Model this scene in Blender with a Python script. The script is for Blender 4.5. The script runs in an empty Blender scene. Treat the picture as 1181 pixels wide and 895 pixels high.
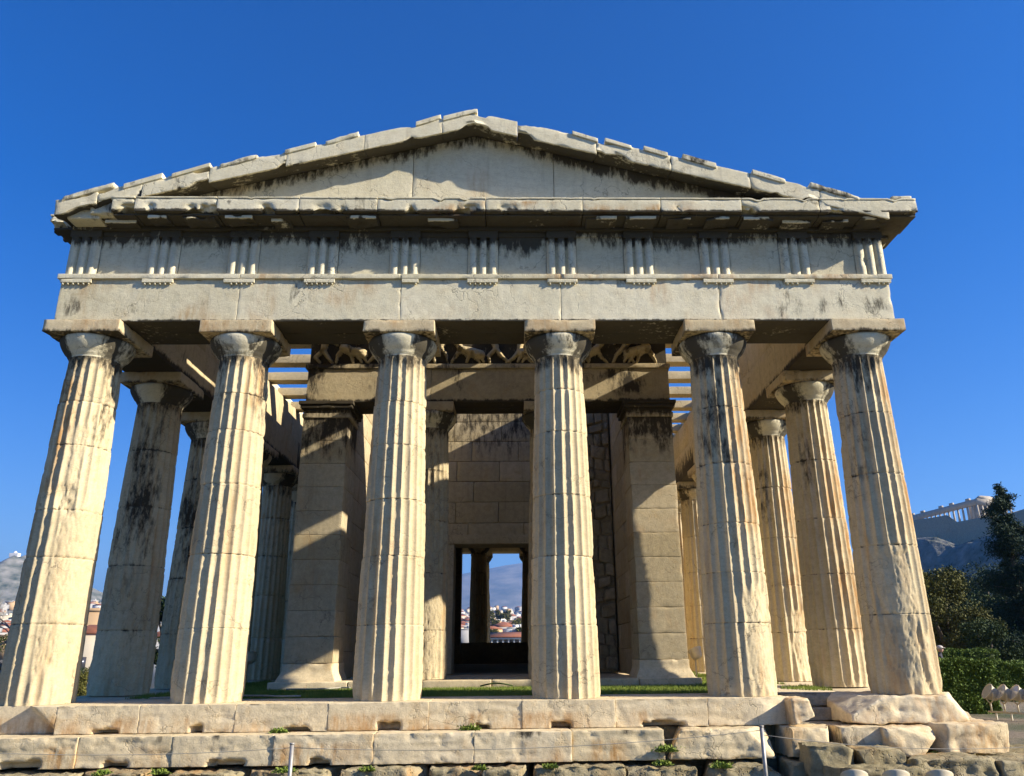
import bpy, math, random
import numpy as np
from mathutils import Matrix, Vector

# ------------------------------------------------------------------ camera, light
S = bpy.context.scene
COL = S.collection
R = math.radians
yaw, pit, rol, FPX, PX, PY = .0247, .3177, -.011, 897.27, 616.31, 455.65
CAM = Vector((.584, -12.0798, .6425))
fw = Vector((math.sin(yaw)*math.cos(pit), math.cos(yaw)*math.cos(pit), math.sin(pit)))
rt = Vector((math.cos(yaw), -math.sin(yaw), 0)); up = rt.cross(fw)
r2 = rt*math.cos(rol)+up*math.sin(rol); u2 = -rt*math.sin(rol)+up*math.cos(rol)
cd = bpy.data.cameras.new('camera'); cam = bpy.data.objects.new('camera', cd); COL.objects.link(cam)
M3 = Matrix((r2, u2, -fw)).transposed()
cam.matrix_world = Matrix.Translation(CAM) @ M3.to_4x4()
cd.sensor_width = 36; cd.lens = FPX/1181*36
cd.shift_x = -(PX-590.5)/1181; cd.shift_y = (PY-447.5)/1181
cd.clip_start = .1; cd.clip_end = 40000
S.camera = cam
SUN = Vector((3.4, -1.0, 1.76)).normalized()
sl = bpy.data.lights.new('sun', 'SUN'); sl.energy = 5.0; sl.angle = R(.5); sl.color = (1, .905, .76)
so = bpy.data.objects.new('sun', sl); COL.objects.link(so)
so.rotation_euler = SUN.to_track_quat('Z', 'Y').to_euler()
W = bpy.data.worlds.new('World'); S.world = W; W.use_nodes = True
nt = W.node_tree; bg = nt.nodes['Background']
sky = nt.nodes.new('ShaderNodeTexSky'); sky.sky_type = 'NISHITA'; sky.sun_disc = False
sky.sun_elevation = math.asin(SUN.z); sky.sun_rotation = math.atan2(SUN.x, SUN.y)
sky.altitude = 100; sky.air_density = 1.0; sky.dust_density = .0; sky.ozone_density = 3.0
hs = nt.nodes.new('ShaderNodeHueSaturation'); hs.inputs['Hue'].default_value = .519; hs.inputs['Saturation'].default_value = 1.42; hs.inputs['Value'].default_value = 1.0
nt.links.new(sky.outputs[0], hs.inputs['Color']); nt.links.new(hs.outputs[0], bg.inputs[0]); bg.inputs[1].default_value = .07
S.view_settings.view_transform = 'Standard'; S.view_settings.look = 'None'
S.view_settings.exposure = 1.27; S.view_settings.gamma = 1
try: S.view_settings.use_curve_mapping = False
except Exception: pass
rng = random.Random(7); nr = np.random.RandomState(11)

# ------------------------------------------------------------------ numpy noise
def _h(ix, iy, iz, s):
    n = (ix.astype(np.int64)*374761393 + iy.astype(np.int64)*668265263 + iz.astype(np.int64)*2147483647 + s*974634777) & 0xffffffff
    n = ((n ^ (n >> 13))*1274126177) & 0xffffffff
    n = ((n ^ (n >> 16))*2246822519) & 0xffffffff
    return ((n ^ (n >> 15)) & 0xffffff)/float(0xffffff)
def vn(P, s=0):
    P = np.asarray(P, float); I = np.floor(P); f = P-I; f = f*f*(3-2*f); I = I.astype(np.int64)
    o = 0
    for a in (0, 1):
        for b in (0, 1):
            for c in (0, 1):
                w = (f[:, 0] if a else 1-f[:, 0])*(f[:, 1] if b else 1-f[:, 1])*(f[:, 2] if c else 1-f[:, 2])
                o = o+w*_h(I[:, 0]+a, I[:, 1]+b, I[:, 2]+c, s)
    return o
def fbm(P, s=0, o=4, g=.5):
    P = np.asarray(P, float); t = 0; a = 1; n = 0
    for k in range(o):
        t = t+a*vn(P*(2**k)+k*17.3, s+k); n += a; a *= g
    return t/n
def sm(x, a, b):
    t = np.clip((x-a)/(b-a), 0, 1); return t*t*(3-2*t)

# ------------------------------------------------------------------ mesh helpers
def mesh(name, V, Q, T=None, mat=None, parent=None, loc=None, smooth=False, attrs=None):
    V = np.asarray(V, np.float32)
    if loc is not None: V = V-np.asarray(loc, np.float32)
    me = bpy.data.meshes.new(name)
    Q = np.asarray(Q, np.int32).reshape(-1, 4); T = np.zeros((0, 3), np.int32) if T is None else np.asarray(T, np.int32).reshape(-1, 3)
    me.vertices.add(len(V)); me.vertices.foreach_set('co', V.ravel())
    L = np.concatenate([Q.ravel(), T.ravel()])
    me.loops.add(len(L)); me.loops.foreach_set('vertex_index', L)
    me.polygons.add(len(Q)+len(T))
    st = np.concatenate([np.arange(len(Q))*4, len(Q)*4+np.arange(len(T))*3]).astype(np.int32)
    me.polygons.foreach_set('loop_start', st)
    me.update(calc_edges=True); me.validate()
    if smooth: me.polygons.foreach_set('use_smooth', np.ones(len(me.polygons), bool))
    if attrs:
        for k, a in attrs.items():
            at = me.attributes.new(k, 'FLOAT', 'POINT'); at.data.foreach_set('value', np.asarray(a, np.float32))
    if mat: me.materials.append(mat)
    o = bpy.data.objects.new(name, me); COL.objects.link(o)
    if loc is not None: o.location = loc
    if parent is not None:
        o.parent = parent
    return o
def thing(name, label, cat, loc=(0, 0, 0), group=None):
    o = bpy.data.objects.new(name, None); COL.objects.link(o); o.location = loc
    o.empty_display_size = .3
    o['label'] = label; o['category'] = cat
    if group: o['group'] = group
    return o
def tag(o, label=None, cat=None, group=None, kind=None):
    for k, v in (('label', label), ('category', cat), ('group', group), ('kind', kind)):
        if v: o[k] = v
    return o
class Acc:
    def __init__(s): s.V = []; s.Q = []; s.T = []; s.n = 0; s.A = {}
    def add(s, V, Q=None, T=None, **at):
        V = np.asarray(V, float)
        s.V.append(V)
        if Q is not None and len(Q): s.Q.append(np.asarray(Q).reshape(-1, 4)+s.n)
        if T is not None and len(T): s.T.append(np.asarray(T).reshape(-1, 3)+s.n)
        s.n += len(V); return s
    def get(s):
        return (np.concatenate(s.V), np.concatenate(s.Q) if s.Q else np.zeros((0, 4), int), np.concatenate(s.T) if s.T else None)
    def build(s, name, mat, parent=None, loc=None, smooth=False, crust=None, rust=None):
        V, Q, T = s.get(); at = {}
        if crust is not None: at['crust'] = crust(V)
        if rust is not None: at['rust'] = rust(V)
        return mesh(name, V, Q, T, mat, parent, loc, smooth, at)

def axis(a, b, res, r):
    n = max(1, int(round((b-a)/res)))
    c = list(np.linspace(a, b, n+1))
    e = [a+r*.35, a+r, b-r, b-r*.35] if (b-a) > 3*r else []
    c = sorted(c+e); o = [c[0]]
    for v in c[1:]:
        if v-o[-1] > min(.002, (b-a)*.1): o.append(v)
        elif v == c[-1]: o[-1] = v
    o[-1] = b
    return np.array(o)
def boxgrid(b, res, r):
    x0, x1, y0, y1, z0, z1 = b
    ax = [axis(x0, x1, res, r), axis(y0, y1, res, r), axis(z0, z1, res, r)]
    lo = [x0, y0, z0]; hi = [x1, y1, z1]
    VV = []; QQ = []; n = 0
    for k in range(3):
        i, j = (k+1) % 3, (k+2) % 3
        for side in (0, 1):
            A, B = np.meshgrid(ax[i], ax[j], indexing='ij')
            P = np.zeros(A.shape+(3,)); P[..., i] = A; P[..., j] = B; P[..., k] = hi[k] if side else lo[k]
            na, nb = A.shape; ix = np.arange(na*nb).reshape(na, nb)+n
            q = np.stack([ix[:-1, :-1], ix[1:, :-1], ix[1:, 1:], ix[:-1, 1:]], -1).reshape(-1, 4)
            if not side: q = q[:, ::-1]
            VV.append(P.reshape(-1, 3)); QQ.append(q); n += na*nb
    V = np.concatenate(VV); Q = np.concatenate(QQ)
    K = np.round(V, 5); _, fi, inv = np.unique(K, axis=0, return_index=True, return_inverse=True)
    return V[fi], inv.ravel()[Q]
SEED = [1]
def rbox(b, res=.1, r=.012, chip=.03, rough=.004, fr=3., fn=None):
    SEED[0] += 1; s = SEED[0]
    b = list(map(float, b)); ext = min(b[1]-b[0], b[3]-b[2], b[5]-b[4])
    V, Q = boxgrid(b, res, max(r, .006))
    lo = np.array(b[0::2]); hi = np.array(b[1::2])
    n = fbm(V*fr*1.7, s, 4, .6)
    rr = r*.7+chip*(.25*np.clip((n-.45)*4, 0, 1)+.75*np.clip((n-.6)*9, 0, 1))
    rr = np.minimum(rr, ext*.48)[:, None]
    c = np.minimum(np.maximum(V, lo+rr), hi-rr); v = V-c
    L = np.linalg.norm(v, axis=1)[:, None]; L[L < 1e-9] = 1e-9; u = v/L
    P = c+u*np.minimum(L, rr)
    if rough: P = P+u*((fbm(V*fr*2.2+5, s+9, 4)-.55)*2*rough)[:, None]
    if fn is not None: P = fn(P)
    return P, Q
def box(b):
    x0, x1, y0, y1, z0, z1 = b
    V = np.array([(x, y, z) for x in (x0, x1) for y in (y0, y1) for z in (z0, z1)], float)
    Q = [(0, 1, 3, 2), (4, 6, 7, 5), (0, 4, 5, 1), (2, 3, 7, 6), (0, 2, 6, 4), (1, 5, 7, 3)]
    return V, Q
def tube(pts, rads, n=8, cap=True):
    pts = [Vector(p) for p in pts]; V = []; Q = []; T = []
    if not hasattr(rads, '__len__'): rads = [rads]*len(pts)
    a = None
    for i, p in enumerate(pts):
        d = (pts[min(i+1, len(pts)-1)]-pts[max(i-1, 0)]).normalized()
        if a is None: a = d.orthogonal().normalized()
        else: a = (a-d*a.dot(d)).normalized()
        b = d.cross(a)
        for k in range(n):
            t = 2*math.pi*k/n; V.append(p+(a*math.cos(t)+b*math.sin(t))*rads[i])
    for i in range(len(pts)-1):
        for k in range(n):
            Q.append((i*n+k, i*n+(k+1) % n, (i+1)*n+(k+1) % n, (i+1)*n+k))
    if cap:
        for e, s in ((0, -1), (len(pts)-1, 1)):
            V.append(pts[e]); c = len(V)-1
            for k in range(n):
                t = (e*n+k, e*n+(k+1) % n, c); T.append(t if s > 0 else t[::-1])
    return np.array([tuple(v) for v in V]), Q, T
def lathe(prof, n=32, c=(0, 0, 0)):
    V = []; Q = []
    for (r, z) in prof:
        for k in range(n):
            t = 2*math.pi*k/n; V.append((c[0]+r*math.cos(t), c[1]+r*math.sin(t), c[2]+z))
    for i in range(len(prof)-1):
        for k in range(n): Q.append((i*n+k, i*n+(k+1) % n, (i+1)*n+(k+1) % n, (i+1)*n+k))
    return np.array(V), Q
def blob(c, rad, n=16, seed=0, amp=.15, fr=3):
    V = []; Q = []
    m = n//2
    for i in range(m+1):
        p = math.pi*i/m
        for k in range(n):
            t = 2*math.pi*k/n; V.append((math.sin(p)*math.cos(t), math.sin(p)*math.sin(t), math.cos(p)))
    for i in range(m):
        for k in range(n): Q.append((i*n+k, (i+1)*n+k, (i+1)*n+(k+1) % n, i*n+(k+1) % n))
    V = np.array(V); d = 1+amp*2*(fbm(V*fr+seed*3.1, seed, 3)-.5)
    return V*d[:, None]*np.array(rad)+np.array(c), Q

def lam(P, s, amp=.018):
    n = fbm(P*np.array([1.6, 1.6, 13])+s*2.7, s, 4, .6); q = P.copy(); f = sm(-.25-P[:, 1], 0, .15)
    n2 = fbm(P*np.array([5, 5, 7])+s, s+3, 4, .6)
    q[:, 1] += f*(amp*np.clip((n-.56)*12, 0, 1)+amp*.9*np.clip((n2-.6)*10, 0, 1)); return q
def cuts(P, seed, n=7, depth=.1, lo=None, hi=None):
    # shave the block along a few random planes, as broken stone
    r_ = np.random.RandomState(seed); lo = P.min(0) if lo is None else lo; hi = P.max(0) if hi is None else hi
    c = (lo+hi)/2; e = (hi-lo)/2; P = P.copy()
    for k in range(n):
        d = r_.normal(size=3); d /= np.linalg.norm(d)
        m = np.sign(d)*e; m = c+m*np.array([r_.uniform(.55, 1), 1, 1]); dist = (m-c)@d-depth*r_.uniform(.3, 1.)
        t = np.clip((P-c)@d-dist, 0, None); P -= t[:, None]*d*.96
    return P
# ------------------------------------------------------------------ materials
def nodes(name):
    m = bpy.data.materials.new(name); m.use_nodes = True; t = m.node_tree
    return m, t, t.nodes['Principled BSDF']
def N(t, ty, **kw):
    n = t.nodes.new(ty)
    for k, v in kw.items():
        if k.startswith('i_'): n.inputs[k[2:].replace('_', ' ')].default_value = v
        else: setattr(n, k, v)
    return n
def ramp(t, src, a, b, lo=0., hi=1.):
    n = N(t, 'ShaderNodeMapRange', clamp=True); n.inputs[1].default_value = a; n.inputs[2].default_value = b
    n.inputs[3].default_value = lo; n.inputs[4].default_value = hi
    t.links.new(src, n.inputs[0]); return n.outputs[0]
def mth(t, op, a, b):
    n = N(t, 'ShaderNodeMath', operation=op)
    for i, x in enumerate((a, b)):
        if isinstance(x, (int, float)): n.inputs[i].default_value = x
        else: t.links.new(x, n.inputs[i])
    return n.outputs[0]
def mix(t, f, a, b):
    n = N(t, 'ShaderNodeMix', data_type='RGBA')
    for i, x in ((0, f), (6, a), (7, b)):
        if isinstance(x, (int, float)): n.inputs[i].default_value = x
        elif isinstance(x, tuple): n.inputs[i].default_value = x+(1,) if len(x) == 3 else x
        else: t.links.new(x, n.inputs[i])
    return n.outputs[2]
def noise(t, vec, sc, det=5, ro=.55, dist=0):
    n = N(t, 'ShaderNodeTexNoise'); n.inputs['Scale'].default_value = sc; n.inputs['Detail'].default_value = det
    n.inputs['Roughness'].default_value = ro; n.inputs['Distortion'].default_value = dist
    if vec is not None: t.links.new(vec, n.inputs['Vector'])
    return n.outputs[0]
def scaled(t, vec, s):
    m = N(t, 'ShaderNodeMapping'); m.inputs['Scale'].default_value = s; t.links.new(vec, m.inputs[0]); return m.outputs[0]
def stone(name, c1, c2, c3, ochre=(.42, .28, .11), och=.35, crk=.5, bump=.5, pit=0.3, streak=.4, grey=.0):
    c1, c2, c3, ochre = [(c[0], c[1]*.955, c[2]*.80) for c in (c1, c2, c3, ochre)]
    m, t, b = nodes(name); P = N(t, 'ShaderNodeNewGeometry').outputs['Position']
    n1 = noise(t, P, .9, 5, .6, .3); n2 = noise(t, P, 9, 7, .65); n3 = noise(t, P, 3.1, 5, .6, .6)
    col = mix(t, ramp(t, n1, .35, .65), c1, c2)
    col = mix(t, ramp(t, n2, .42, .72, 0, .7), col, c3)
    col = mix(t, ramp(t, n3, .55, .78, 0, och), col, ochre)
    st = noise(t, scaled(t, P, (7, 7, .55)), 1., 5, .6, .2)
    col = mix(t, ramp(t, st, .56, .8, 0, streak), col, (.19, .15, .1))
    veins = noise(t, scaled(t, P, (1.1, 1.1, 4)), 1.6, 7, .7, 1.6)
    v2 = mth(t, 'ABSOLUTE', mth(t, 'SUBTRACT', veins, .5), 0)
    col = mix(t, ramp(t, v2, .0, .022, .22, 0), col, (.22, .19, .14))
    n4 = noise(t, P, 34, 6, .75); vs = N(t, 'ShaderNodeTexVoronoi'); vs.inputs['Scale'].default_value = 19; t.links.new(P, vs.inputs['Vector'])
    col = mix(t, ramp(t, n4, .54, .7, 0, .3), col, (.26, .22, .14))
    col = mix(t, ramp(t, n4, .46, .3, 0, .2), col, (.8, .73, .56))
    sp = mth(t, 'MULTIPLY', ramp(t, vs.outputs['Distance'], .16, .05), ramp(t, n3, .48, .6))
    col = mix(t, mth(t, 'MULTIPLY', sp, .5), col, (.12, .1, .07))
    # rust
    ar = N(t, 'ShaderNodeAttribute', attribute_name='rust').outputs['Fac']
    rn = ramp(t, noise(t, scaled(t, P, (6, 6, 1.2)), 1.6, 6, .65), .38, .62, 0, .85)
    col = mix(t, mth(t, 'MULTIPLY', ar, rn), col, mix(t, n2, (.5, .25, .07), (.38, .2, .07)))
    isl = t.nodes[0]; gi = N(t, 'ShaderNodeNewGeometry').outputs['Random Per Island']
    tn = mth(t, 'ADD', ramp(t, gi, 0, 1, .88, 1.08), N(t, 'ShaderNodeAttribute', attribute_name='tone').outputs['Fac'])
    hv = N(t, 'ShaderNodeHueSaturation'); t.links.new(tn, hv.inputs['Value']); t.links.new(ramp(t, gi, 0, 1, 1.08, .95), hv.inputs['Saturation']); t.links.new(col, hv.inputs['Color']); col = hv.outputs[0]
    # cracks
    dv = N(t, 'ShaderNodeVectorMath', operation='ADD'); t.links.new(P, dv.inputs[0])
    dn = N(t, 'ShaderNodeTexNoise'); dn.inputs['Scale'].default_value = 2.5; dn.inputs['Detail'].default_value = 6
    t.links.new(P, dn.inputs['Vector']); t.links.new(dn.outputs[1], dv.inputs[1])
    vo = N(t, 'ShaderNodeTexVoronoi', feature='DISTANCE_TO_EDGE'); vo.inputs['Scale'].default_value = 1.1
    t.links.new(dv.outputs[0], vo.inputs['Vector'])
    ck = ramp(t, vo.outputs['Distance'], .0, .012, 1, 0)
    ck = mth(t, 'MULTIPLY', ck, ramp(t, noise(t, P, .8, 2), .47, .55))
    ck = mth(t, 'MULTIPLY', ck, crk)
    col = mix(t, ck, col, (.06, .05, .04))
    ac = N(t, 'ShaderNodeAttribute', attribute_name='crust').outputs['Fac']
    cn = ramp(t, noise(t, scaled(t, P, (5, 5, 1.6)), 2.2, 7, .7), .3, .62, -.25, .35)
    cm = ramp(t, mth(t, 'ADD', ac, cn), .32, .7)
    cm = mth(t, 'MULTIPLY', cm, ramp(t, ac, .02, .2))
    col = mix(t, mth(t, 'MULTIPLY', cm, .93), col, mix(t, n2, (.012, .011, .009), (.06, .05, .036)))  # black tone: real crust, and shade painted in under the cornices
    t.links.new(col, b.inputs['Base Color']); b.inputs['Roughness'].default_value = .95
    b.inputs['Specular IOR Level'].default_value = .1
    nb = noise(t, P, 19, 9, .72); f = noise(t, P, 70, 5, .75); vp = N(t, 'ShaderNodeTexVoronoi'); vp.inputs['Scale'].default_value = 26; t.links.new(P, vp.inputs['Vector'])
    pits = ramp(t, vp.outputs['Distance'], 0, .35, -1, 0); pm = ramp(t, n3, .5, .6)
    h = mth(t, 'ADD', mth(t, 'MULTIPLY', nb, .8), mth(t, 'MULTIPLY', f, .4))
    h = mth(t, 'ADD', h, mth(t, 'MULTIPLY', mth(t, 'MULTIPLY', pits, pm), pit))
    h = mth(t, 'SUBTRACT', h, mth(t, 'MULTIPLY', ck, 1.))
    bp = N(t, 'ShaderNodeBump'); bp.inputs['Strength'].default_value = bump; bp.inputs['Distance'].default_value = .02
    t.links.new(h, bp.inputs['Height']); t.links.new(bp.outputs[0], b.inputs['Normal'])
    return m
def plain(name, c, c2=None, rough=.7, sc=8, bump=0, metal=0, pos=True, spec=.4):
    m, t, b = nodes(name); P = N(t, 'ShaderNodeNewGeometry').outputs['Position']
    n = noise(t, P, sc, 5, .6)
    c2 = c2 or tuple(x*.7 for x in c)
    t.links.new(mix(t, ramp(t, n, .3, .7), c, c2), b.inputs['Base Color'])
    b.inputs['Roughness'].default_value = rough; b.inputs['Metallic'].default_value = metal
    b.inputs['Specular IOR Level'].default_value = spec
    if bump:
        bp = N(t, 'ShaderNodeBump'); bp.inputs['Strength'].default_value = bump; bp.inputs['Distance'].default_value = .03
        t.links.new(n, bp.inputs['Height']); t.links.new(bp.outputs[0], b.inputs['Normal'])
    return m
def leafmat(name, a, c, sc=3.):
    m, t, b = nodes(name); P = N(t, 'ShaderNodeNewGeometry').outputs['Position']
    n = noise(t, P, sc, 3, .6); n2 = noise(t, P, sc*9, 2, .6)
    f = mth(t, 'ADD', mth(t, 'MULTIPLY', n, .6), mth(t, 'MULTIPLY', n2, .4))
    t.links.new(mix(t, ramp(t, f, .36, .64), a, c), b.inputs['Base Color'])
    b.inputs['Roughness'].default_value = .7; b.inputs['Specular IOR Level'].default_value = .15
    return m
MARBLE = stone('weathered_marble', (.62, .53, .37), (.56, .48, .34), (.46, .39, .27), och=.35)
COLM = stone('column_marble', (.68, .59, .43), (.61, .53, .39), (.53, .44, .31), och=.34, bump=.45, streak=.35)
ENTM = stone('entablature_marble', (.78, .745, .63), (.70, .67, .55), (.64, .59, .46), och=.22, bump=.4, streak=.3)
STEPM = stone('step_marble', (.78, .68, .52), (.70, .60, .44), (.54, .46, .34), ochre=(.55, .36, .16), och=.7, bump=.5, pit=.35, streak=.1)
POROS = stone('poros_limestone', (.42, .37, .27), (.33, .29, .2), (.16, .15, .09), ochre=(.4, .28, .13), och=.5, bump=1., pit=1.8, streak=.2)
CELLA = stone('cella_marble', (.56, .48, .35), (.47, .41, .30), (.35, .3, .22), och=.4, bump=.5)  # darker, browner marble: patina plus painted interior shade
RUBBLE = stone('rubble_stone', (.5, .42, .3), (.4, .34, .25), (.24, .2, .15), och=.4, bump=1., pit=1.)
ROCK = stone('grey_rock', (.36, .33, .28), (.25, .24, .21), (.14, .14, .12), och=.3, bump=.6)

# ------------------------------------------------------------------ terrain
def gz(x, y):
    x = np.asarray(x, float); y = np.asarray(y, float)
    d = np.maximum(np.maximum(np.abs(x)-9, 0), np.maximum(np.maximum(-y-15, y-34), 0))
    n = np.where(x < 0, 1.0, .45)
    z = -1.12-6*n*sm(d, 2, 60)-9*sm(d, 60, 400)
    r = np.hypot(x, y)
    z = z+60*sm(r, 1500, 7000)
    P = np.stack([x*.15, y*.15, 0*x], -1).reshape(-1, 3)
    z = z+((fbm(P, 5, 3)-.5)*.25).reshape(x.shape)*sm(d, 0, 10)
    return z
rad = np.concatenate([np.linspace(0, 60, 61), np.geomspace(62, 16000, 60)]); ang = np.linspace(0, 2*math.pi, 145)
RR, AA = np.meshgrid(rad, ang, indexing='ij'); GX = RR*np.sin(AA); GY = RR*np.cos(AA)
GZ = gz(GX, GY)
ii = np.arange(GX.size).reshape(GX.shape)
gm, t, b = nodes('ground_earth'); P = N(t, 'ShaderNodeNewGeometry').outputs['Position']
c = mix(t, ramp(t, noise(t, P, .35, 6, .6), .42, .6), (.06, .075, .02), (.22, .17, .11))
c = mix(t, ramp(t, noise(t, P, 12, 5, .6), .4, .7, 0, .6), c, (.1, .09, .05))
t.links.new(c, b.inputs['Base Color']); b.inputs['Roughness'].default_value = .95
bp = N(t, 'ShaderNodeBump'); bp.inputs['Distance'].default_value = .05; t.links.new(noise(t, P, 9, 6, .7), bp.inputs['Height']); t.links.new(bp.outputs[0], b.inputs['Normal'])
o = mesh('ground', np.stack([GX, GY, GZ], -1).reshape(-1, 3), np.stack([ii[:-1, :-1], ii[:-1, 1:], ii[1:, 1:], ii[1:, :-1]], -1)[..., ::-1].reshape(-1, 4), None, gm, smooth=True)
tag(o, kind='structure')

# ------------------------------------------------------------------ the temple
TEMPLE = thing('ancient_temple', 'weathered marble Doric temple with six fluted front columns and low gable on worn steps', 'temple')
CX = [-6.2875, -3.8745, -1.2915, 1.2915, 3.8745, 6.2875]
FY = [2.413+2.583*k for k in range(11)]; EY = FY[-1]+2.413
NECK = 5.19; H = 5.713; AB = 5.506

def column(cx, cy, seed, hi=True, Rb=.509, Rt=.395, base=0., mat=None, joints=(1.05, 2.15, 3.2, 4.25), patches=(), rust=None, crust=None, label=None, abw=.57, shaftname='column'):
    nf, per = 20, (9 if hi else 5)
    na = nf*per
    zs = list(np.linspace(base, NECK, 150 if hi else 26))
    for j in joints: zs += [j-.012, j-.004, j+.004, j+.012]
    zs = np.array(sorted(zs)); th = (np.arange(na)/na)*2*math.pi
    Z, TH = np.meshgrid(zs, th, indexing='ij')
    q = (Z-base)/(NECK-base)
    Rr = Rb+(Rt-Rb)*q+.012*np.sin(q*math.pi)
    l = (TH/(2*math.pi)*nf) % 1.
    D = .05*Rr/.5*np.clip((NECK-.02-Z)/.06, 0, 1)
    rf = Rr-D*(4*l*(1-l))**.9
    C = np.stack([np.cos(TH)*Rr*4, np.sin(TH)*Rr*4, Z*2.2], -1).reshape(-1, 3)
    n1 = fbm(C*.9+seed*7, seed, 4).reshape(Z.shape); n2 = fbm(C*3.3+seed, seed+3, 3).reshape(Z.shape)
    n5 = fbm(C*11+seed, seed+6, 3).reshape(Z.shape) if hi else n2
    wear = .0012+.016*np.clip((n1-.62)*5, 0, 1)+.005*np.clip((n2-.58)*6, 0, 1)+.010*np.clip((n5-.6)*8, 0, 1)
    for j in joints:
        wear = wear+.016*np.exp(-((Z-j)/.03)**2)*np.clip((n2-.5)*5, 0, 1)
    wear = wear+.03*np.exp(-((Z-base)/.10)**2)*np.clip((n1-.42)*5, 0, 1)
    for (a0, da, z0, z1, dp) in patches:
        dd = np.abs((TH-R(a0)+math.pi) % (2*math.pi)-math.pi)/R(da)
        zz = np.abs(Z-(z0+z1)/2)/((z1-z0)/2)
        e = 1-sm(np.maximum(dd, zz)+(n1-.5)*.9, .75, 1.1)
        wear = wear+e*(dp+(n5-.5)*.022+(n2-.5)*.012)
    r = np.minimum(rf, Rr-wear+(n2-.5)*.002)
    big = fbm(C*.45+seed*3, seed+8, 2).reshape(Z.shape)
    r = r-np.clip((big-.74)*.3, 0, .02)
    for j in joints: r = np.where(np.abs(Z-j) < .005, r-.009, r)
    X = np.cos(TH)*r; Y = np.sin(TH)*r
    lim = [base]+list(joints)+[NECK]
    rs = random.Random(seed)
    for a, b_ in zip(lim[:-1], lim[1:]):
        m = (Z >= a) & (Z < b_)
        if a > base:
            X[m] += rs.uniform(-.009, .009); Y[m] += rs.uniform(-.006, .006)
    tone = np.zeros(Z.shape)
    for a, b_ in zip(lim[:-1], lim[1:]): tone[(Z >= a) & (Z < b_+1e-6)] = rs.uniform(-.12, .06)
    V = np.stack([X, Y, Z], -1).reshape(-1, 3)
    i = np.arange(Z.size).reshape(Z.shape); i2 = np.roll(i, -1, axis=1)
    Q = np.stack([i[:-1], i2[:-1], i2[1:], i[1:]], -1).reshape(-1, 4)
    at = {}
    ln = C
    ru = np.clip(fbm(np.stack([np.cos(TH)*2.2, np.sin(TH)*2.2, Z*.5], -1).reshape(-1, 3)+seed, seed+20, 3)-.51, 0, 1)*2.2
    if rust:
        for (a0, da, z0, z1, s) in rust:
            dd = np.abs((TH-R(a0)+math.pi) % (2*math.pi)-math.pi)/R(da); zz = np.abs(Z-(z0+z1)/2)/((z1-z0)/2)
            ru = ru+s*(1-sm(np.maximum(dd, zz)+(n1-.5)*1.0, .6, 1.15)).ravel()
    at['rust'] = np.clip(ru, 0, 1)
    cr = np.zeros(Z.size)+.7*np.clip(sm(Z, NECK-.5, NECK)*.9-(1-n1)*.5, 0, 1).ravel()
    if crust:
        for (a0, da, z0, z1, s) in crust:
            dd = np.abs((TH-R(a0)+math.pi) % (2*math.pi)-math.pi)/R(da); zz = np.abs(Z-(z0+z1)/2)/((z1-z0)/2)
            cr = cr+s*.44*(1-sm(np.maximum(dd, zz)+(n1-.5)*1.3, .3, 1.2)).ravel()
    for j in joints: cr = cr+.5*(np.exp(-((Z-j)/.012)**2)*np.clip((n2-.3)*2.5, 0, 1)).ravel()
    at['crust'] = np.clip(cr, 0, 1); at['tone'] = tone.ravel()
    o = mesh(shaftname, V+np.array([cx, cy, 0]), Q, None, mat or COLM, TEMPLE, (cx, cy, base), False, at)
    if label: o['label'] = label
    # capital
    prof = [(Rt-.004, NECK-.02), (Rt+.004, NECK), (Rt+.002, NECK+.012), (Rt+.018, NECK+.018), (Rt+.016, NECK+.032), (Rt+.03, NECK+.038), (Rt+.03, NECK+.05),
            (Rt+.075, NECK+.09), (Rt+.112, NECK+.145), (Rt+.142, NECK+.2), (Rt+.16, NECK+.25), (Rt+.164, NECK+.285), (Rt+.15, AB-.004), (0.05, AB-.002)]
    nn = 72 if hi else 32
    EV, EQ = lathe(prof, nn)
    if hi:
        n = fbm(EV*4+seed, seed+4, 4); rr = np.hypot(EV[:, 0], EV[:, 1])[:, None]
        EV[:, :2] *= 1-np.clip((n-.68)*.2, 0, .03)[:, None]
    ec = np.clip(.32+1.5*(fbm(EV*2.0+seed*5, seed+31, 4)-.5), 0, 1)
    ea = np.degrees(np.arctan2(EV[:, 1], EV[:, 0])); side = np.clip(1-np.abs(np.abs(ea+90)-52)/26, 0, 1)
    ec = np.clip(ec*.8+side*.6+.12-(1-sm(np.abs(ea+90), 8, 30))*.3, 0, 1)  # dark sides paint the abacus corner shadow along with crust
    e = mesh('echinus', EV, EQ, None, ENTM if hi else (mat or COLM), o, None, True, {'crust': ec})
    e.location = (0, 0, -base)
    A, AQ = rbox((-abw, abw, -abw, abw, AB, H-.003), .07 if hi else .3, .01, .035 if hi else .01, .004)
    a = mesh('abacus', A, AQ, None, mat or COLM, o, None, False, {'crust': np.clip(sm(AB+.04-A[:, 2], 0, .02)*.5+.9*(fbm(A*2.5+seed, seed+40, 3)-.55), 0, 1), 'rust': np.clip(2.2*(fbm(A*3+seed, seed+50, 3)-.42), 0, 1)})
    a.location = (0, 0, -base)
    return o

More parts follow.
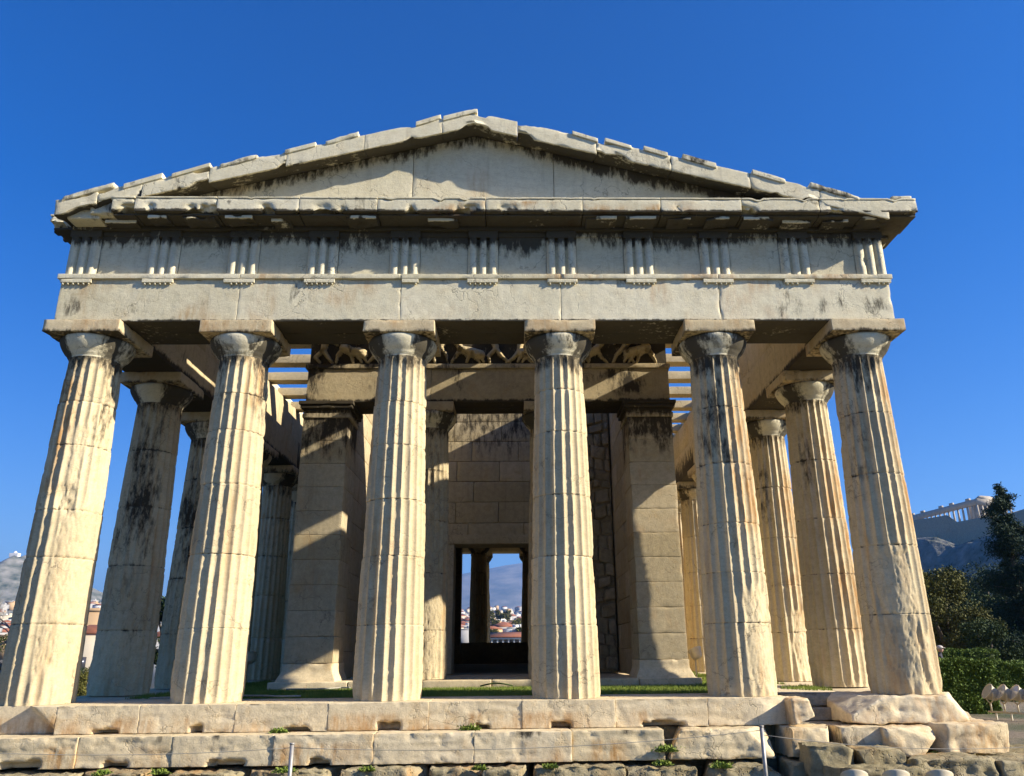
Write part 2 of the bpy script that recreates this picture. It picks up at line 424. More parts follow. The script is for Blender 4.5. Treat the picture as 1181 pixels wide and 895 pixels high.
# patches: (angle deg, half width deg, z0, z1, depth); -90 faces the camera
column(CX[0], 0, 11, joints=(1.08, 2.02, 2.72, 3.72, 4.42), abw=.6, patches=[(-45, 42, 0, 3.1, .05), (-70, 20, 2.6, 4.0, .035)],
       rust=[(-120, 38, 3.5, 5.1, 1.), (-110, 20, 2.9, 3.8, .7)], crust=[(-15, 30, 3.6, 5.2, .8), (-140, 30, 4.2, 5.2, .7)], label='leftmost front column, broken smooth on its lower right side')
column(CX[1], 0, 12, joints=(1.0, 2.05, 3.1, 3.95, 4.55), rust=[(-40, 25, 4.3, 5.1, .7)], crust=[(-120, 30, 4.2, 5.2, .6), (-15, 30, 3.9, 5.2, .7)])
column(CX[2], 0, 13, joints=(1.02, 2.0, 2.85, 3.7, 4.4), crust=[(-60, 40, 4.7, 5.2, .5)])
column(CX[3], 0, 14, joints=(1.0, 1.98, 2.9, 3.9, 4.6), crust=[(-60, 40, 4.7, 5.2, .45)])
column(CX[4], 0, 15, joints=(1.0, 1.72, 2.45, 3.38, 4.3), patches=[(-60, 40, 0, 1.55, .05)], rust=[(-60, 30, 2.3, 4.6, 1.), (-30, 30, 3.2, 5.1, .7)],
       crust=[(-125, 45, 3.2, 5.2, .95), (-40, 30, 4.6, 5.2, .6)], label='fifth front column with orange stains and a broken lower drum')
column(CX[5], 0, 16, joints=(1.1, 2.1, 3.2, 4.2), abw=.6, patches=[(-105, 42, 0, 2.2, .055), (-60, 20, 0, .9, .05)], rust=[(-45, 20, 2.2, 5.2, 1.)],
       crust=[(-110, 45, 4.4, 5.2, .8), (-140, 30, 2.6, 5.0, .45)], label='rightmost front column, worn smooth at its foot with an orange streak')
for k, y in enumerate(FY):
    column(CX[0], y, 30+k, hi=k < 2, crust=[(-90, 50, 2.4, 5.2, .9), (-100, 90, .2, 4, .35)] if k < 3 else [(-60, 90, 2.5, 5.2, .4)], patches=[(-90, 60, 0, 1.7, .05)] if k == 0 else [(-90, 50, 0, 1.0, .04)] if k == 1 else ())
    column(CX[5], y, 50+k, hi=k < 2, crust=[(-130, 30, 2.8, 5.2, .7)] if k < 3 else None, rust=[(-40, 50, .5, 4.6, .8)],
           joints=(.95, 1.9, 2.9, 4.0), patches=[(-60, 38, 0, 1.5, .06)] if k == 1 else ())
for k, x in enumerate(CX):
    column(x, EY, 70+k, hi=False)
# porch columns
PYF = 3.8; PC = 4.22
for k, x in enumerate((-1.25, 1.25)):
    column(x, PC, 90+k, hi=True, Rb=.455, Rt=.37, base=.14, abw=.5, shaftname='porch_column', mat=CELLA, patches=[(-90, 60, .14, 2.3, .045)], crust=[(-90, 50, 3.4, 5.2, .5)])
    column(x, 26.3, 95+k, hi=False, Rb=.455, Rt=.37, base=.14, abw=.5, shaftname='porch_column')

def cz_(a, b, s, amp=1.):   # crust plus painted cornice shade, growing towards height b, with ragged drips
    return lambda V: np.clip(sm(V[:, 2], a, b)*.95-amp*((1-fbm(V*np.array([1.5, 1.5, 1.3])+s, s, 4))*.75+(1-fbm(V*np.array([5, 5, 1.])+s, s, 3))*.22)+.27, 0, 1)
def under(zt, s):            # crust and painted shade on the sheltered underside
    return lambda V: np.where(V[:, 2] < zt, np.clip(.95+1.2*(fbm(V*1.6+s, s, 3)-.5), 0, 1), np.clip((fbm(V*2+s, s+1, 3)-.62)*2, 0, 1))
def rspot(s, k=.6, th=.56):
    return lambda V: np.clip((fbm(V*1.7+s, s+2, 3)-th)*5, 0, 1)*k

# architrave front
edges = [-6.79]+[-3.906, -1.29, 1.322, 3.932]+[6.79]
a = Acc()
for x0, x1 in zip(edges[:-1], edges[1:]):
    V, Q = rbox((x0+.003, x1-.003, -.5, .02, H, 6.45), .05, .006, .035, .004, 4.5); a.add(V, Q)
    V, Q = rbox((x0+.003, x1-.003, .024, .5, H, 6.45), .25, .008, .02, .002); a.add(V, Q)
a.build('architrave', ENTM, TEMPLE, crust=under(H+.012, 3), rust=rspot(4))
a = Acc()
for x0, x1 in zip(edges[:-1], edges[1:]):
    V, Q = rbox((x0-(.05 if x0 < -6 else -.004), x1+(.05 if x1 > 6 else -.004), -.55, -.0, 6.453, 6.535), .06, .006, .03, .002, 4); a.add(V, Q)
a.build('taenia', ENTM, TEMPLE, rust=rspot(9, .6, .52))
TX = [-6.54, -5.23, -3.92, -2.62, -1.26, .04, 1.35, 2.65, 3.93, 5.28, 6.56]
TW = .5
TZ0, TZ1 = 6.538, 7.36
def triglyph_mesh(flip=1):
    w = TW/2; d = .1
    g = .05
    xs = [-w, -w+g*.5, -w+.115, -w+.115+g*.5, -w+.115+g]
    p = [(-w, .06), (-w+.028, .05), (-w+.035, 0)]
    bw = (TW-.07-2*g*1.25)/3
    x = -w+.035
    for k in range(3):
        p.append((x+bw, 0)); x += bw
        if k < 2:
            p.append((x+.008, d*.8)); p.append((x+g*1.25-.008, d*.8)); p.append((x+g*1.25, 0)); x += g*1.25
    p.append((w-.028, .05)); p.append((w, .06))
    V = []; Q = []; zz = list(np.linspace(TZ0, TZ1-.12, 14))
    n = len(p)
    for z in zz:
        for (x, y) in p: V.append((x, -.5+y, z))
    for i in range(len(zz)-1):
        for k in range(n-1): Q.append((i*n+k, i*n+k+1, (i+1)*n+k+1, (i+1)*n+k))
    V = np.array(V)
    return V, Q
for k, x in enumerate(TX):
    a = Acc(); V, Q = triglyph_mesh(); 
    nn = fbm(V*np.array([9, 9, 4])+k*5, 60+k, 4)
    V[:, 1] += np.clip((nn-.66)*.35, 0, .03)
    V[:, 0] += x
    a.add(V, Q)
    V, Q = rbox((x-TW/2, x+TW/2, -.503, -.38, TZ1-.125, TZ1), .05, .004, .02, .003); a.add(V, Q)
    V, Q = rbox((x-TW/2+.002, x+TW/2-.002, -.424, -.2, TZ0, TZ1-.128), .2, .002, 0, 0); a.add(V, Q)
    a.build('triglyph', ENTM, TEMPLE, crust=cz_(6.95, 7.3, 70+k, .8))
    a = Acc()
    xa, xb = x-TW/2, x+TW/2
    if k == 4: xa = x-.02
    V, Q = rbox((xa, xb, -.545, -.505, 6.385, 6.45), .04, .004, .015, .002); a.add(V, Q)
    for j in range(6):
        gx = x-TW/2+.045+j*(TW-.09)/5
        if gx < xa: continue
        if random.Random(k*7+j).random() < .12: continue
        V, Q = lathe([(.001, 6.352), (.019, 6.352), (.016, 6.386)], 8, (gx, -.524, 0)); a.add(V, Q)
    a.build('regula', ENTM, TEMPLE)
for k in range(10):
    x0 = TX[k]+TW/2+.004; x1 = TX[k+1]-TW/2-.004
    a = Acc(); V, Q = rbox((x0, x1, -.43, -.2, TZ0, TZ1-.004), .05, .004, .015, .008, 3); a.add(V, Q)
    V, Q = rbox((x0, x1, -.45, -.36, TZ1-.085, TZ1-.002), .06, .004, .015, .002); a.add(V, Q)
    a.build('metope', ENTM, TEMPLE, crust=cz_(6.7+.35*rng.random(), 7.4, 90+k, .7+.5*rng.random()), rust=rspot(91+k, .4, .6))
a = Acc(); V, Q = rbox((-6.7, 6.7, -.19, .45, 6.54, 7.36), .6, .01, .01, .003); a.add(V, Q); a.build('frieze_backer', ENTM, TEMPLE)
V, Q = rbox((-6.76, 6.76, -.53, .44, 7.362, 7.425), .1, .006, .02, .003); mesh('frieze_crown', V, Q, None, ENTM, TEMPLE, attrs={'crust': np.clip(.9+(fbm(V*2, 3, 3)-.5), 0, 1)})  # near-black band: crust deepened to paint the cornice shadow

# horizontal cornice
GJ = [-5.95, -5.583, -4.263, -2.935, -1.671, .094, 1.686, 2.973, 4.309, 5.608, 7.24]
def geison(u0, u1, seed, lay, name='cornice_block', off=.45, mut=True, chip=.03):
    # built along x at front; lay maps to place
    rs = random.Random(seed); a = Acc(); yf = -.5-off
    def brk(P):
        n = fbm(P*np.array([3, 2, 2])+seed*3.3, seed, 5)
        low = sm(7.62-P[:, 2], 0, .15)*sm(-.6-P[:, 1], 0, .2)
        P = P.copy(); P[:, 2] += low*np.clip((n-.57)*1.2, 0, .11); P[:, 1] += low*np.clip((n-.57)*.6, 0, .08)
        top = sm(P[:, 2]-7.6, 0, .08)*sm(-.7-P[:, 1], 0, .1)
        n2 = fbm(P*np.array([5, 1, 1])+seed*1.3, seed+1, 4)
        P[:, 2] -= top*np.clip((n2-.6)*.5, 0, .045)
        return P
    V, Q = rbox((u0+.004, u1-.004, yf, .3, 7.46, 7.69), .055, .008, chip, .006, 2.5, fn=brk); a.add(V, Q)
    V, Q = rbox((u0+.006, u1-.006, yf-.012, yf+.5, 7.692, 7.722), .06, .006, .03, .003, 3.5, fn=brk); a.add(V, Q)
    V, Q = rbox((u0+.006, u1-.006, yf+.09, -.3, 7.427, 7.462), .08, .006, .03, .004); a.add(V, Q)
    o = a
    V, Q, T = a.get()
    cr = np.where(V[:, 2] < 7.485, np.clip(1.0+1.1*(fbm(V*2+seed, seed, 3)-.5), 0, 1), np.clip((fbm(V*np.array([1.5, 1.5, 3])+seed, seed+5, 4)-.6)*2.4, 0, .8))  # soffit blackened all over, crust together with painted shade
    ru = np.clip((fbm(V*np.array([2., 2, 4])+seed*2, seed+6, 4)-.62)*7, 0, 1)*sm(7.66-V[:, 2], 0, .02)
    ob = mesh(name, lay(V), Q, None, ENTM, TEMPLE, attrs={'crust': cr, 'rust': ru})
    return ob
ident = lambda V: V
def mutules(us, seed, lay, yf=-.95):
    for j, u in enumerate(us):
        rs = random.Random(seed*31+j)
        if rs.random() < .2: continue
        w = TW/2*(1 if rs.random() < .6 else rs.uniform(.5, .9)); f = yf+.07+(0 if rs.random() < .5 else rs.uniform(0, .16))
        def brk(P):
            n = fbm(P*4+seed+j, seed+j, 3); P = P.copy(); P[:, 2] += np.clip((n-.52)*.25, 0, .05); P[:, 1] += np.clip((n-.5)*.5, 0, .15)*sm(-.6-P[:, 1], 0, .1); return P
        V, Q = rbox((u-w, u+w, f, -.53, 7.375, 7.426), .05, .006, .03, .004, 4, fn=brk)
        mesh('mutule', lay(V), Q, None, ENTM, TEMPLE, attrs={'crust': np.clip(.9+1.6*(fbm(V*3.4+j, seed+j, 4)-.5), 0, 1)*sm(V[:, 1]-f, .004, .02)})
for k, (x0, x1) in enumerate(zip(GJ[:-1], GJ[1:])):
    geison(x0, x1, 200+k, ident)
MU = [(TX[i]+TX[i+1])/2 for i in range(10)]
mutules([x for x in sorted(TX+MU) if x > -5.9], 5, ident)
# broken left corner
def rockblock(b, name, seed, mat=ENTM, chip=.12, rough=.05, res=.06, parent=TEMPLE, crust=.4, r=.04, fr=2.2):
    V, Q = rbox(b, res, r, chip, rough, fr)
    return mesh(name, V, Q, None, mat, parent, attrs={'crust': np.clip(crust+1.4*(fbm(V*2+seed, seed, 3)-.5), 0, 1) if crust else np.zeros(len(V))})
rockblock((-6.62, -5.9, -.72, .3, 7.43, 7.70), 'cornice_block', 301, crust=.45)
rockblock((-6.35, -5.96, -.86, -.3, 7.46, 7.74), 'cornice_block', 303, crust=.3)
# flank cornices
layS = lambda V: np.stack([-(V[:, 1])+6.29, V[:, 0], V[:, 2]], -1)     # u -> y, facing +x
layN = lambda V: np.stack([V[:, 1]-6.29, V[:, 0], V[:, 2]], -1)
def flip(o):
    o.data.flip_normals(); return o
L1 = EY+.5
ys = [-.43]+[1.3+1.3*k for k in range(24)]
for k, (y0, y1) in enumerate(zip(ys[:-1], ys[1:])):
    geison(y0, y1, 240+k if k < 6 else 260, layS) if k < 24 else None
    flip(geison(y0+(.02 if k == 0 else 0), y1, 270+k if k < 6 else 290, layN, chip=.16 if k == 0 else .05))
mutules([.0+.65*k for k in range(14)], 6, layS)
mutules([.3+.65*k for k in range(14)], 7, layN)

# raking cornice
XA = -.12; SL = .2585; ZT = 9.40
def ztop(x): return ZT-SL*np.abs(x-XA)
def rake(x0, x1, seed, chip=.04, name='raking_cornice_block', yb=.35):
    def f(P):
        n = fbm(P*np.array([1.8, 1, 1])+seed, seed, 4)
        z = P[:, 2].copy(); y = P[:, 1].copy()
        front = sm(-.55-y, 0, .3)
        z = z-front*sm(z, .18, .28)*np.clip((n-.6)*.7, 0, .07)+front*sm(.1-z, 0, .08)*np.clip((n-.58)*.8, 0, .07)
        rise = .10*sm(y, -.92, -.55)*sm(.14-z, 0, .1)
        q = P.copy(); q[:, 2] = z+rise+ztop(P[:, 0])-.29; return q
    V, Q = rbox((x0+.001, x1-.001, -.95, yb, 0, .29), .05, .008, chip, .005, 2.5, fn=f)
    zl = V[:, 2]-ztop(V[:, 0])+.29
    cr = np.where((zl < .2) & (V[:, 1] > -.935), np.clip(.82+1.3*(fbm(V*2+seed, seed, 3)-.5), 0, 1), np.clip((fbm(V*2.4+seed, seed+3, 4)-.6)*2, 0, 1))  # raking soffit darkened as crust and as its painted shadow
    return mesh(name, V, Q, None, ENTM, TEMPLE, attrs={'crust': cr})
RJ = [-6.86, -6.2, -5.5, -4.45, -3.22, -1.95, -.66, .62, 1.95, 3.2, 4.5, 5.64, 6.75]
for k, (x0, x1) in enumerate(zip(RJ[:-1], RJ[1:])): rake(x0, x1, 320+k, chip=.09 if k in (1, 2) else .045)
# sima and tile remains along the gable edge
tiles = [(-6.75, -5.95), (-5.8, -5.2), (-5.05, -4.45), (-4.3, -3.7), (-3.25, -2.75), (-2.6, -2.05), (-1.1, -.68), (-.64, -.06), (1.55, 1.98), (2.1, 2.55), (2.75, 3.15), (3.4, 3.95), (4.55, 5.1), (5.5, 6.3)]
for k, (x0, x1) in enumerate(tiles):
    rs = random.Random(k)
    dz = rs.uniform(-.01, .02); til = rs.uniform(.05, .10)*(1 if x0 > XA else -1)
    def f(P):
        q = P.copy(); q[:, 2] = P[:, 2]+ztop(P[:, 0])-.05+dz-til*(P[:, 0]-(x0+x1)/2); return q
    V, Q = rbox((x0, x1, -.975, -.1, .004, .075+.03*rs.random()), .05, .01, .04, .006, 3, fn=f)
    mesh('roof_edge_tile', V, Q, None, ENTM, TEMPLE, attrs={'crust': np.clip(.05+1.5*(fbm(V*3+k, k, 3)-.5), 0, 1)})
rockblock((6.85, 7.2, -.93, -.3, 7.725, 7.80), 'roof_edge_tile', 340, crust=.2, chip=.03, rough=.01)
# under the left raking corner
rockblock((-6.72, -6.2, -.8, -.1, 7.40, 7.62), 'cornice_block', 345, crust=.1, chip=.05, rough=.02)
# tympanum slabs
TJ = [-6.3, -4.4, -1.17, 1.24, 4.0, 6.3]
for k, (x0, x1) in enumerate(zip(TJ[:-1], TJ[1:])):
    def f(P):
        q = P.copy(); h = np.maximum(ztop(P[:, 0])-.29+.09-7.70, .02); q[:, 2] = 7.70+P[:, 2]*h; return q
    V, Q = rbox((x0+.004, x1-.004, -.56, -.05, 0, 1), .07, .006, .01, .003, 3, fn=f)
    h = (V[:, 2]-7.7)/np.maximum(ztop(V[:, 0])-.17-7.70, .05)
    cr = np.clip(sm(V[:, 2]-ztop(V[:, 0]), -.62, -.22)*.85-(1-fbm(V*np.array([3., 1, .6])+k, 400+k, 4))*.85+(.28 if x0 > 1 else .06)*sm(h, .0, .9), 0, 1)
    mesh('tympanum_slab', V, Q, None, ENTM, TEMPLE, attrs={'crust': cr, 'rust': rspot(410+k, .35, .6)(V)})
V, Q = rbox((-7.0, 7.0, -.04, .3, 0, 1), .3, .01, 0, 0, fn=lambda P: np.stack([P[:, 0], P[:, 1], 7.70+P[:, 2]*np.maximum(ztop(P[:, 0])-.2-7.70, .02)], -1))
mesh('gable_backing', V, Q, None, RUBBLE, TEMPLE)

# flank entablatures (architrave + frieze), inner faces seen from the front
for sx in (-1, 1):
    a = Acc(); yy = [.505]+[FY[k] for k in range(0, 11)]+[EY-.52]
    for k, (y0, y1) in enumerate(zip(yy[:-1], yy[1:])):
        xs = sorted((sx*5.79, sx*6.79))
        V, Q = rbox((xs[0], xs[1], y0+.003, y1-.003, H, 6.53), .15 if k < 4 else .6, .008, .02, .004); a.add(V, Q)
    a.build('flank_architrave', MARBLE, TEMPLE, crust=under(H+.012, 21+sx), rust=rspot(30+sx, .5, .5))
    a = Acc(); yy = [.46]+[1.75+1.29*k for k in range(22)]+[EY-.52]
    for k, (y0, y1) in enumerate(zip(yy[:-1], yy[1:])):
        if y1 <= y0: continue
        xs = sorted((sx*5.83, sx*6.74))
        V, Q = rbox((xs[0], xs[1], y0+.003, y1-.003, 6.535, 7.36+.06*rng.random()), .2 if k < 8 else .8, .008, .04, .006); a.add(V, Q)
    a.build('flank_frieze', MARBLE, TEMPLE, rust=rspot(35+sx, .5, .5))
    # triglyphs and taenia of the flank's outer side
    for k in range(22):
        u = .0+1.29*k
        V, Q = triglyph_mesh(); V = V.copy()
        V[:, 0] += u
        V = np.stack([-V[:, 1]+6.29 if sx > 0 else V[:, 1]-6.29, V[:, 0], V[:, 2]], -1)
        o = mesh('triglyph', V, Q, None, ENTM, TEMPLE)
        if sx < 0: flip(o)
    xs = sorted((sx*6.70, sx*6.84))
    V, Q = rbox((xs[0], xs[1], -.0, EY, 6.4535, 6.534), .3, .006, .02, .002); mesh('taenia', V, Q, None, ENTM, TEMPLE)
# east entablature
V, Q = rbox((-6.79, 6.79, EY-.5, EY+.5, H, 7.4), .5, .01, .02, .005); mesh('rear_entablature', V, Q, None, MARBLE, TEMPLE)

# ceiling beams over the side aisles; front porch ones are unseen, set for shade stripes
for sx in (-1, 1):
    for k in range(20):
        y = 4.6+1.27*k
        xs = sorted((sx*3.7, sx*6.0))
        V, Q = rbox((xs[0], xs[1], y, y+.36, 7.40, 7.62), .15 if k < 4 else .5, .008, .02, .004)
        mesh('ceiling_beam', V, Q, None, MARBLE, TEMPLE)
for (x0, x1, z1) in ((3.62, 4.87, 7.76), (2.36, 3.60, 7.76), (.97, 1.43, 7.6), (-2.4, -1.62, 7.78), (-3.9, -3.2, 7.78), (-5.3, -4.5, 7.78)):  # unseen, added with widths and gaps shaped to cast the shade stripes
    V, Q = rbox((x0, x1, .32, 3.9, 7.42, z1), .2, .01, .03, .005)
    mesh('ceiling_beam', V, Q, None, MARBLE, TEMPLE)

# antae, porch entablature
def courses(z0, z1, h, jit=.0, seed=0):
    n = max(1, int(round((z1-z0)/h))); return list(np.linspace(z0, z1, n+1))
for sx in (-1, 1):
    xo, xi = sx*3.9, sx*2.96; xs = sorted((xo, xi))
    a = Acc()
    for k, (z0, z1) in enumerate(zip(*(lambda c: (c[:-1], c[1:]))(courses(.46, 5.36, .51)))):
        j = rng.uniform(-.008, .008)
        V, Q = rbox((xs[0]+j, xs[1]+j, 3.77+rng.uniform(-.004, .004), 4.75, z0+.0015, z1-.0015), .06, .006, .026, .005, 3.2); a.add(V, Q)
    o = a.build('anta', CELLA, TEMPLE, crust=cz_(3.6, 5.6, 500+sx, 1.1), rust=rspot(44+sx, .5, .5))
    if sx > 0: o['label'] = 'right anta pier, its lower half sunlit'
    a = Acc()
    V, Q = rbox((xs[0]-.03, xs[1]+.03, 3.74, 4.8, 5.363, 5.46), .08, .008, .03, .005); a.add(V, Q)
    V, Q = rbox((xs[0]-.01, xs[1]+.01, 3.76, 4.8, 5.462, 5.56), .08, .008, .02, .005); a.add(V, Q)
    V, Q = rbox((xs[0]-.07, xs[1]+.07, 3.69, 4.8, 5.562, 5.64), .06, .02, .03, .004); a.add(V, Q)
    V, Q = rbox((xs[0]-.10, xs[1]+.10, 3.66, 4.8, 5.642, 5.715), .06, .008, .03, .004); a.add(V, Q)
    m = a.build('anta_capital', CELLA, o, crust=cz_(5.2, 5.7, 505, .8))
    a = Acc()
    def fl(P, c=(xs[0]+xs[1])/2):
        q = P.copy(); e = (1-sm(P[:, 2], .1, .34))*.085; q[:, 0] += np.sign(P[:, 0]-c)*e*sm(np.abs(P[:, 0]-c), .2, .45); q[:, 1] -= e*(1-sm(P[:, 1], 3.8, 4.2)); return q
    V, Q = rbox((xs[0]-.015, xs[1]+.015, 3.75, 4.8, .0, .458), .05, .01, .06, .012, fn=fl); a.add(V, Q)
    a.build('anta_base', STEPM, o)
a = Acc()
for x0, x1 in ((-3.9, -1.25), (-1.25, 1.27), (1.27, 3.9)):
    V, Q = rbox((x0+.003, x1-.003, PYF, 4.25, 5.718, 6.47), .1, .008, .03, .005); a.add(V, Q)
    V, Q = rbox((x0+.003, x1-.003, 4.255, 4.7, 5.718, 6.47), .3, .008, .03, .005); a.add(V, Q)
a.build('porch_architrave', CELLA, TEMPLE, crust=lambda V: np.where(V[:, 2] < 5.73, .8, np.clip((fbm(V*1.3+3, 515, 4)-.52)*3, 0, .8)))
V, Q = rbox((-3.95, 3.95, PYF-.05, 4.6, 6.473, 6.575), .07, .01, .04, .004); mesh('porch_taenia', V, Q, None, CELLA, TEMPLE, attrs={'crust': np.clip((fbm(V*2, 7, 3)-.45)*2, 0, 1)})
# relief frieze: struggling figures carved as one height field
NXR, NZR = 520, 62
xr = np.linspace(-3.88, 3.88, NXR); zr = np.linspace(6.578, 7.38, NZR)
XR, ZR = np.meshgrid(xr, zr, indexing='ij'); HR = np.zeros_like(XR)
rs = random.Random(3)
def cap(x0, z0, x1, z1, r0, r1, amp=1.):
    global HR
    dx, dz = x1-x0, z1-z0; tt = np.clip(((XR-x0)*dx+(ZR-z0)*dz)/(dx*dx+dz*dz+1e-9), 0, 1)
    d = np.hypot(XR-x0-tt*dx, ZR-z0-tt*dz); rr = r0+(r1-r0)*tt
    rr = rr*.82; h = amp*(np.sqrt(np.clip(rr**2-d**2, 0, None))*1.6+.03*(d < rr))
    HR = np.maximum(HR, h)
x = -3.6
while x < 3.65:
    s = rs.choice((-1, 1)); lean = rs.uniform(-.18, .18)
    hz = 6.93+rs.uniform(-.05, .03); sxx, sz = x+lean, hz+.24
    cap(x, hz, sxx, sz, .075, .105); cap(sxx+.01*s, sz+.08, sxx+.02*s, sz+.12, .05, .055)
    kx, kz = x+s*.16, hz-.16; cap(x, hz, kx, kz, .07, .055); cap(kx, kz, kx-s*rs.uniform(-.1, .12), 6.62, .05, .035)
    kx, kz = x-s*.13, hz-.18; cap(x, hz, kx, kz, .07, .055); cap(kx, kz, kx-s*rs.uniform(0, .18), 6.61, .05, .035)
    ex, ez = sxx+s*rs.uniform(.12, .2), sz-rs.uniform(-.08, .14); cap(sxx, sz, ex, ez, .05, .038); cap(ex, ez, ex+s*.15, ez+rs.uniform(-.12, .14), .036, .028)
    ex, ez = sxx-s*rs.uniform(.1, .2), sz-rs.uniform(-.08, .14); cap(sxx, sz, ex, ez, .05, .038); cap(ex, ez, ex-s*.12, ez+rs.uniform(-.12, .16), .036, .028)
    if rs.random() < .4:      # horse body of a rearing centaur
        bx = x+s*.42; cap(x, hz-.02, bx, hz-.14, .12, .13); cap(bx, hz-.16, bx+s*.08, 6.63, .07, .03); cap(bx-s*.1, hz-.2, bx-s*.02, 6.62, .06, .03); x += .3 if s > 0 else .12
    x += rs.uniform(.36, .52)
nz = fbm(np.stack([XR*8, ZR*8, 0*XR], -1).reshape(-1, 3), 4, 4).reshape(XR.shape)
HR = HR*(.75+.5*nz)*np.where(nz > .64, .35, 1)
HR *= sm(np.abs(XR), 3.88, 3.84)
Vr = np.stack([XR, PYF+.04-HR*1.25-.012*nz, ZR], -1).reshape(-1, 3); i = np.arange(XR.size).reshape(XR.shape)
Qr = np.stack([i[:-1, :-1], i[1:, :-1], i[1:, 1:], i[:-1, 1:]], -1).reshape(-1, 4)
a = Acc(); a.add(Vr, Qr); V, Q = rbox((-3.88, 3.88, PYF+.045, 4.5, 6.578, 7.38), .5, .004, 0, 0); a.add(V, Q)
a.build('relief_frieze', MARBLE, TEMPLE, crust=lambda V: np.clip((fbm(V*2.2+8, 525, 4)-.55)*2, 0, .6)+.75*sm(V[:, 1], PYF-.0, PYF+.03))  # recessed background coloured darker than the figures

# cella walls, laid in courses
def wall_blocks(a, u0, u1, z0, z1, h, L, lay, th, hole=None, res=.2, seed=0, chip=.02):
    rs = random.Random(seed); zc = courses(z0, z1, h)
    if hole:
        zc = courses(hole[2], z1, h) if hole[2] > z0 else zc
        zc = courses(z0, hole[2], h)[:-1]+zc
    for r_, (za, zb) in enumerate(zip(zc[:-1], zc[1:])):
        segs = [(u0, u1)]
        if hole and zb <= hole[2]+1e-6: segs = [(u0, hole[0]), (hole[1], u1)]
        for (s0, s1) in segs:
            us = [s0]; p = s0+L*(.5 if r_ % 2 else 1)*rs.uniform(.85, 1.1)
            while p < s1-.35: us.append(p); p += L*rs.uniform(.85, 1.15)
            us.append(s1)
            for p, q in zip(us[:-1], us[1:]):
                d = rs.uniform(-.003, .003)
                V, Q = rbox((p+.005, q-.005, d, th+d, za+.005, zb-.005), res, .006, chip*.9, .003); a.add(lay(V), Q)
WY = 7.2
a = Acc(); wall_blocks(a, -2.958, 2.958, .14, 7.3, .52, 1.25, lambda V: V+np.array([0, WY, 0]), .7, (-.95, .88, 3.14), .12, 5)
a.build('cross_wall', CELLA, TEMPLE, crust=lambda V: np.clip(sm(V[:, 2], 4.2, 6.6)*.55-(1-fbm(V*np.array([2, 2, .7])+1, 535, 4))*.55+.12, 0, 1))
a = Acc()
V, Q = rbox((-1.12, -.945, WY-.06, WY+.75, .145, 3.135), .12, .01, .03, .005); a.add(V, Q)
V, Q = rbox((.875, 1.05, WY-.06, WY+.75, .145, 3.135), .12, .01, .03, .005); a.add(V, Q)
V, Q = rbox((-1.2, 1.13, WY-.08, WY+.75, 3.14, 3.36), .12, .01, .03, .005); a.add(V, Q)
a.build('door_frame', CELLA, TEMPLE)
a = Acc()   # rubble infill at the right end of the cross wall
z = .15; rs = random.Random(9)
while z < 6.2:
    hgt = rs.uniform(.2, .42); x = 1.5
    while x < 2.94:
        w = rs.uniform(.18, .42); x1 = min(x+w, 2.95)
        V, Q = rbox((x+.01, x1-.01, WY-.16+rs.uniform(-.03, .05), WY-.0, z+.01, z+hgt-.01), .06, .05, .06, .03, 3, fn=lambda P: P+np.array([0, 0, 1])*(.06*np.sin(P[:, 0]*5+z*3))[:, None]); a.add(V, Q); x = x1
    z += hgt
V, Q = rbox((1.5, 2.955, WY-.075, WY-.01, .14, 6.5), .12, .01, .02, .02); a.add(V, Q)
a.build('rubble_infill', RUBBLE, TEMPLE)
for sx in (-1, 1):
    a = Acc()
    lay = (lambda V: np.stack([V[:, 1]-3.86, V[:, 0], V[:, 2]], -1)) if sx < 0 else (lambda V: np.stack([V[:, 1]+2.98, V[:, 0], V[:, 2]], -1))
    wall_blocks(a, 4.755, 25.9, .14, 7.59, .52, 1.3, lay, .88, None, .35, 20+sx)
    a.build('side_wall', CELLA, TEMPLE, rust=rspot(47+sx, .4, .5))
# cella roof and interior
def pr(b, fn=None, res=.6): 
    return rbox(b, res, .01, .01, .003, fn=fn)
m = thing_roof = Acc()
V, Q = pr((-3.9, 3.9, 7.95, 31.4, 0, .15), lambda P: np.stack([P[:, 0], P[:, 1], P[:, 2]+9.1-.25*np.abs(P[:, 0])-.15], -1)); m.add(V, Q)  # carried past the cella to keep sun off the east porch
m.build('cella_roof', RUBBLE, TEMPLE)
V, Q = pr((-5.7, 5.7, 23.5, 30.1, 7.45, 7.6)); mesh('east_porch_ceiling', V, Q, None, RUBBLE, TEMPLE)  # unseen, added to block sun from the east columns
V, Q = pr((-3.9, 3.9, 7.92, 8.3, 0, 1), lambda P: np.stack([P[:, 0], P[:, 1], 7.3+P[:, 2]*(9.0-.25*np.abs(P[:, 0])-7.3-.08)], -1)); mesh('cella_gable', V, Q, None, RUBBLE, TEMPLE)
a = Acc(); wall_blocks(a, -2.958, 2.958, .14, 7.5, .52, 1.25, lambda V: V+np.array([0, 23.6, 0]), .7, (-1.9, 1.9, 6.1), .5, 6)
a.build('east_wall', RUBBLE, TEMPLE)
V, Q = pr((-2.95, 2.95, 7.9, 23.5, 6.35, 6.6)); mesh('cella_ceiling', V, Q, None, RUBBLE, TEMPLE)
V, Q = pr((-2.6, 2.6, 24.6, 24.9, .0, 1.02)); mesh('low_screen_wall', V, Q, None, RUBBLE, TEMPLE)

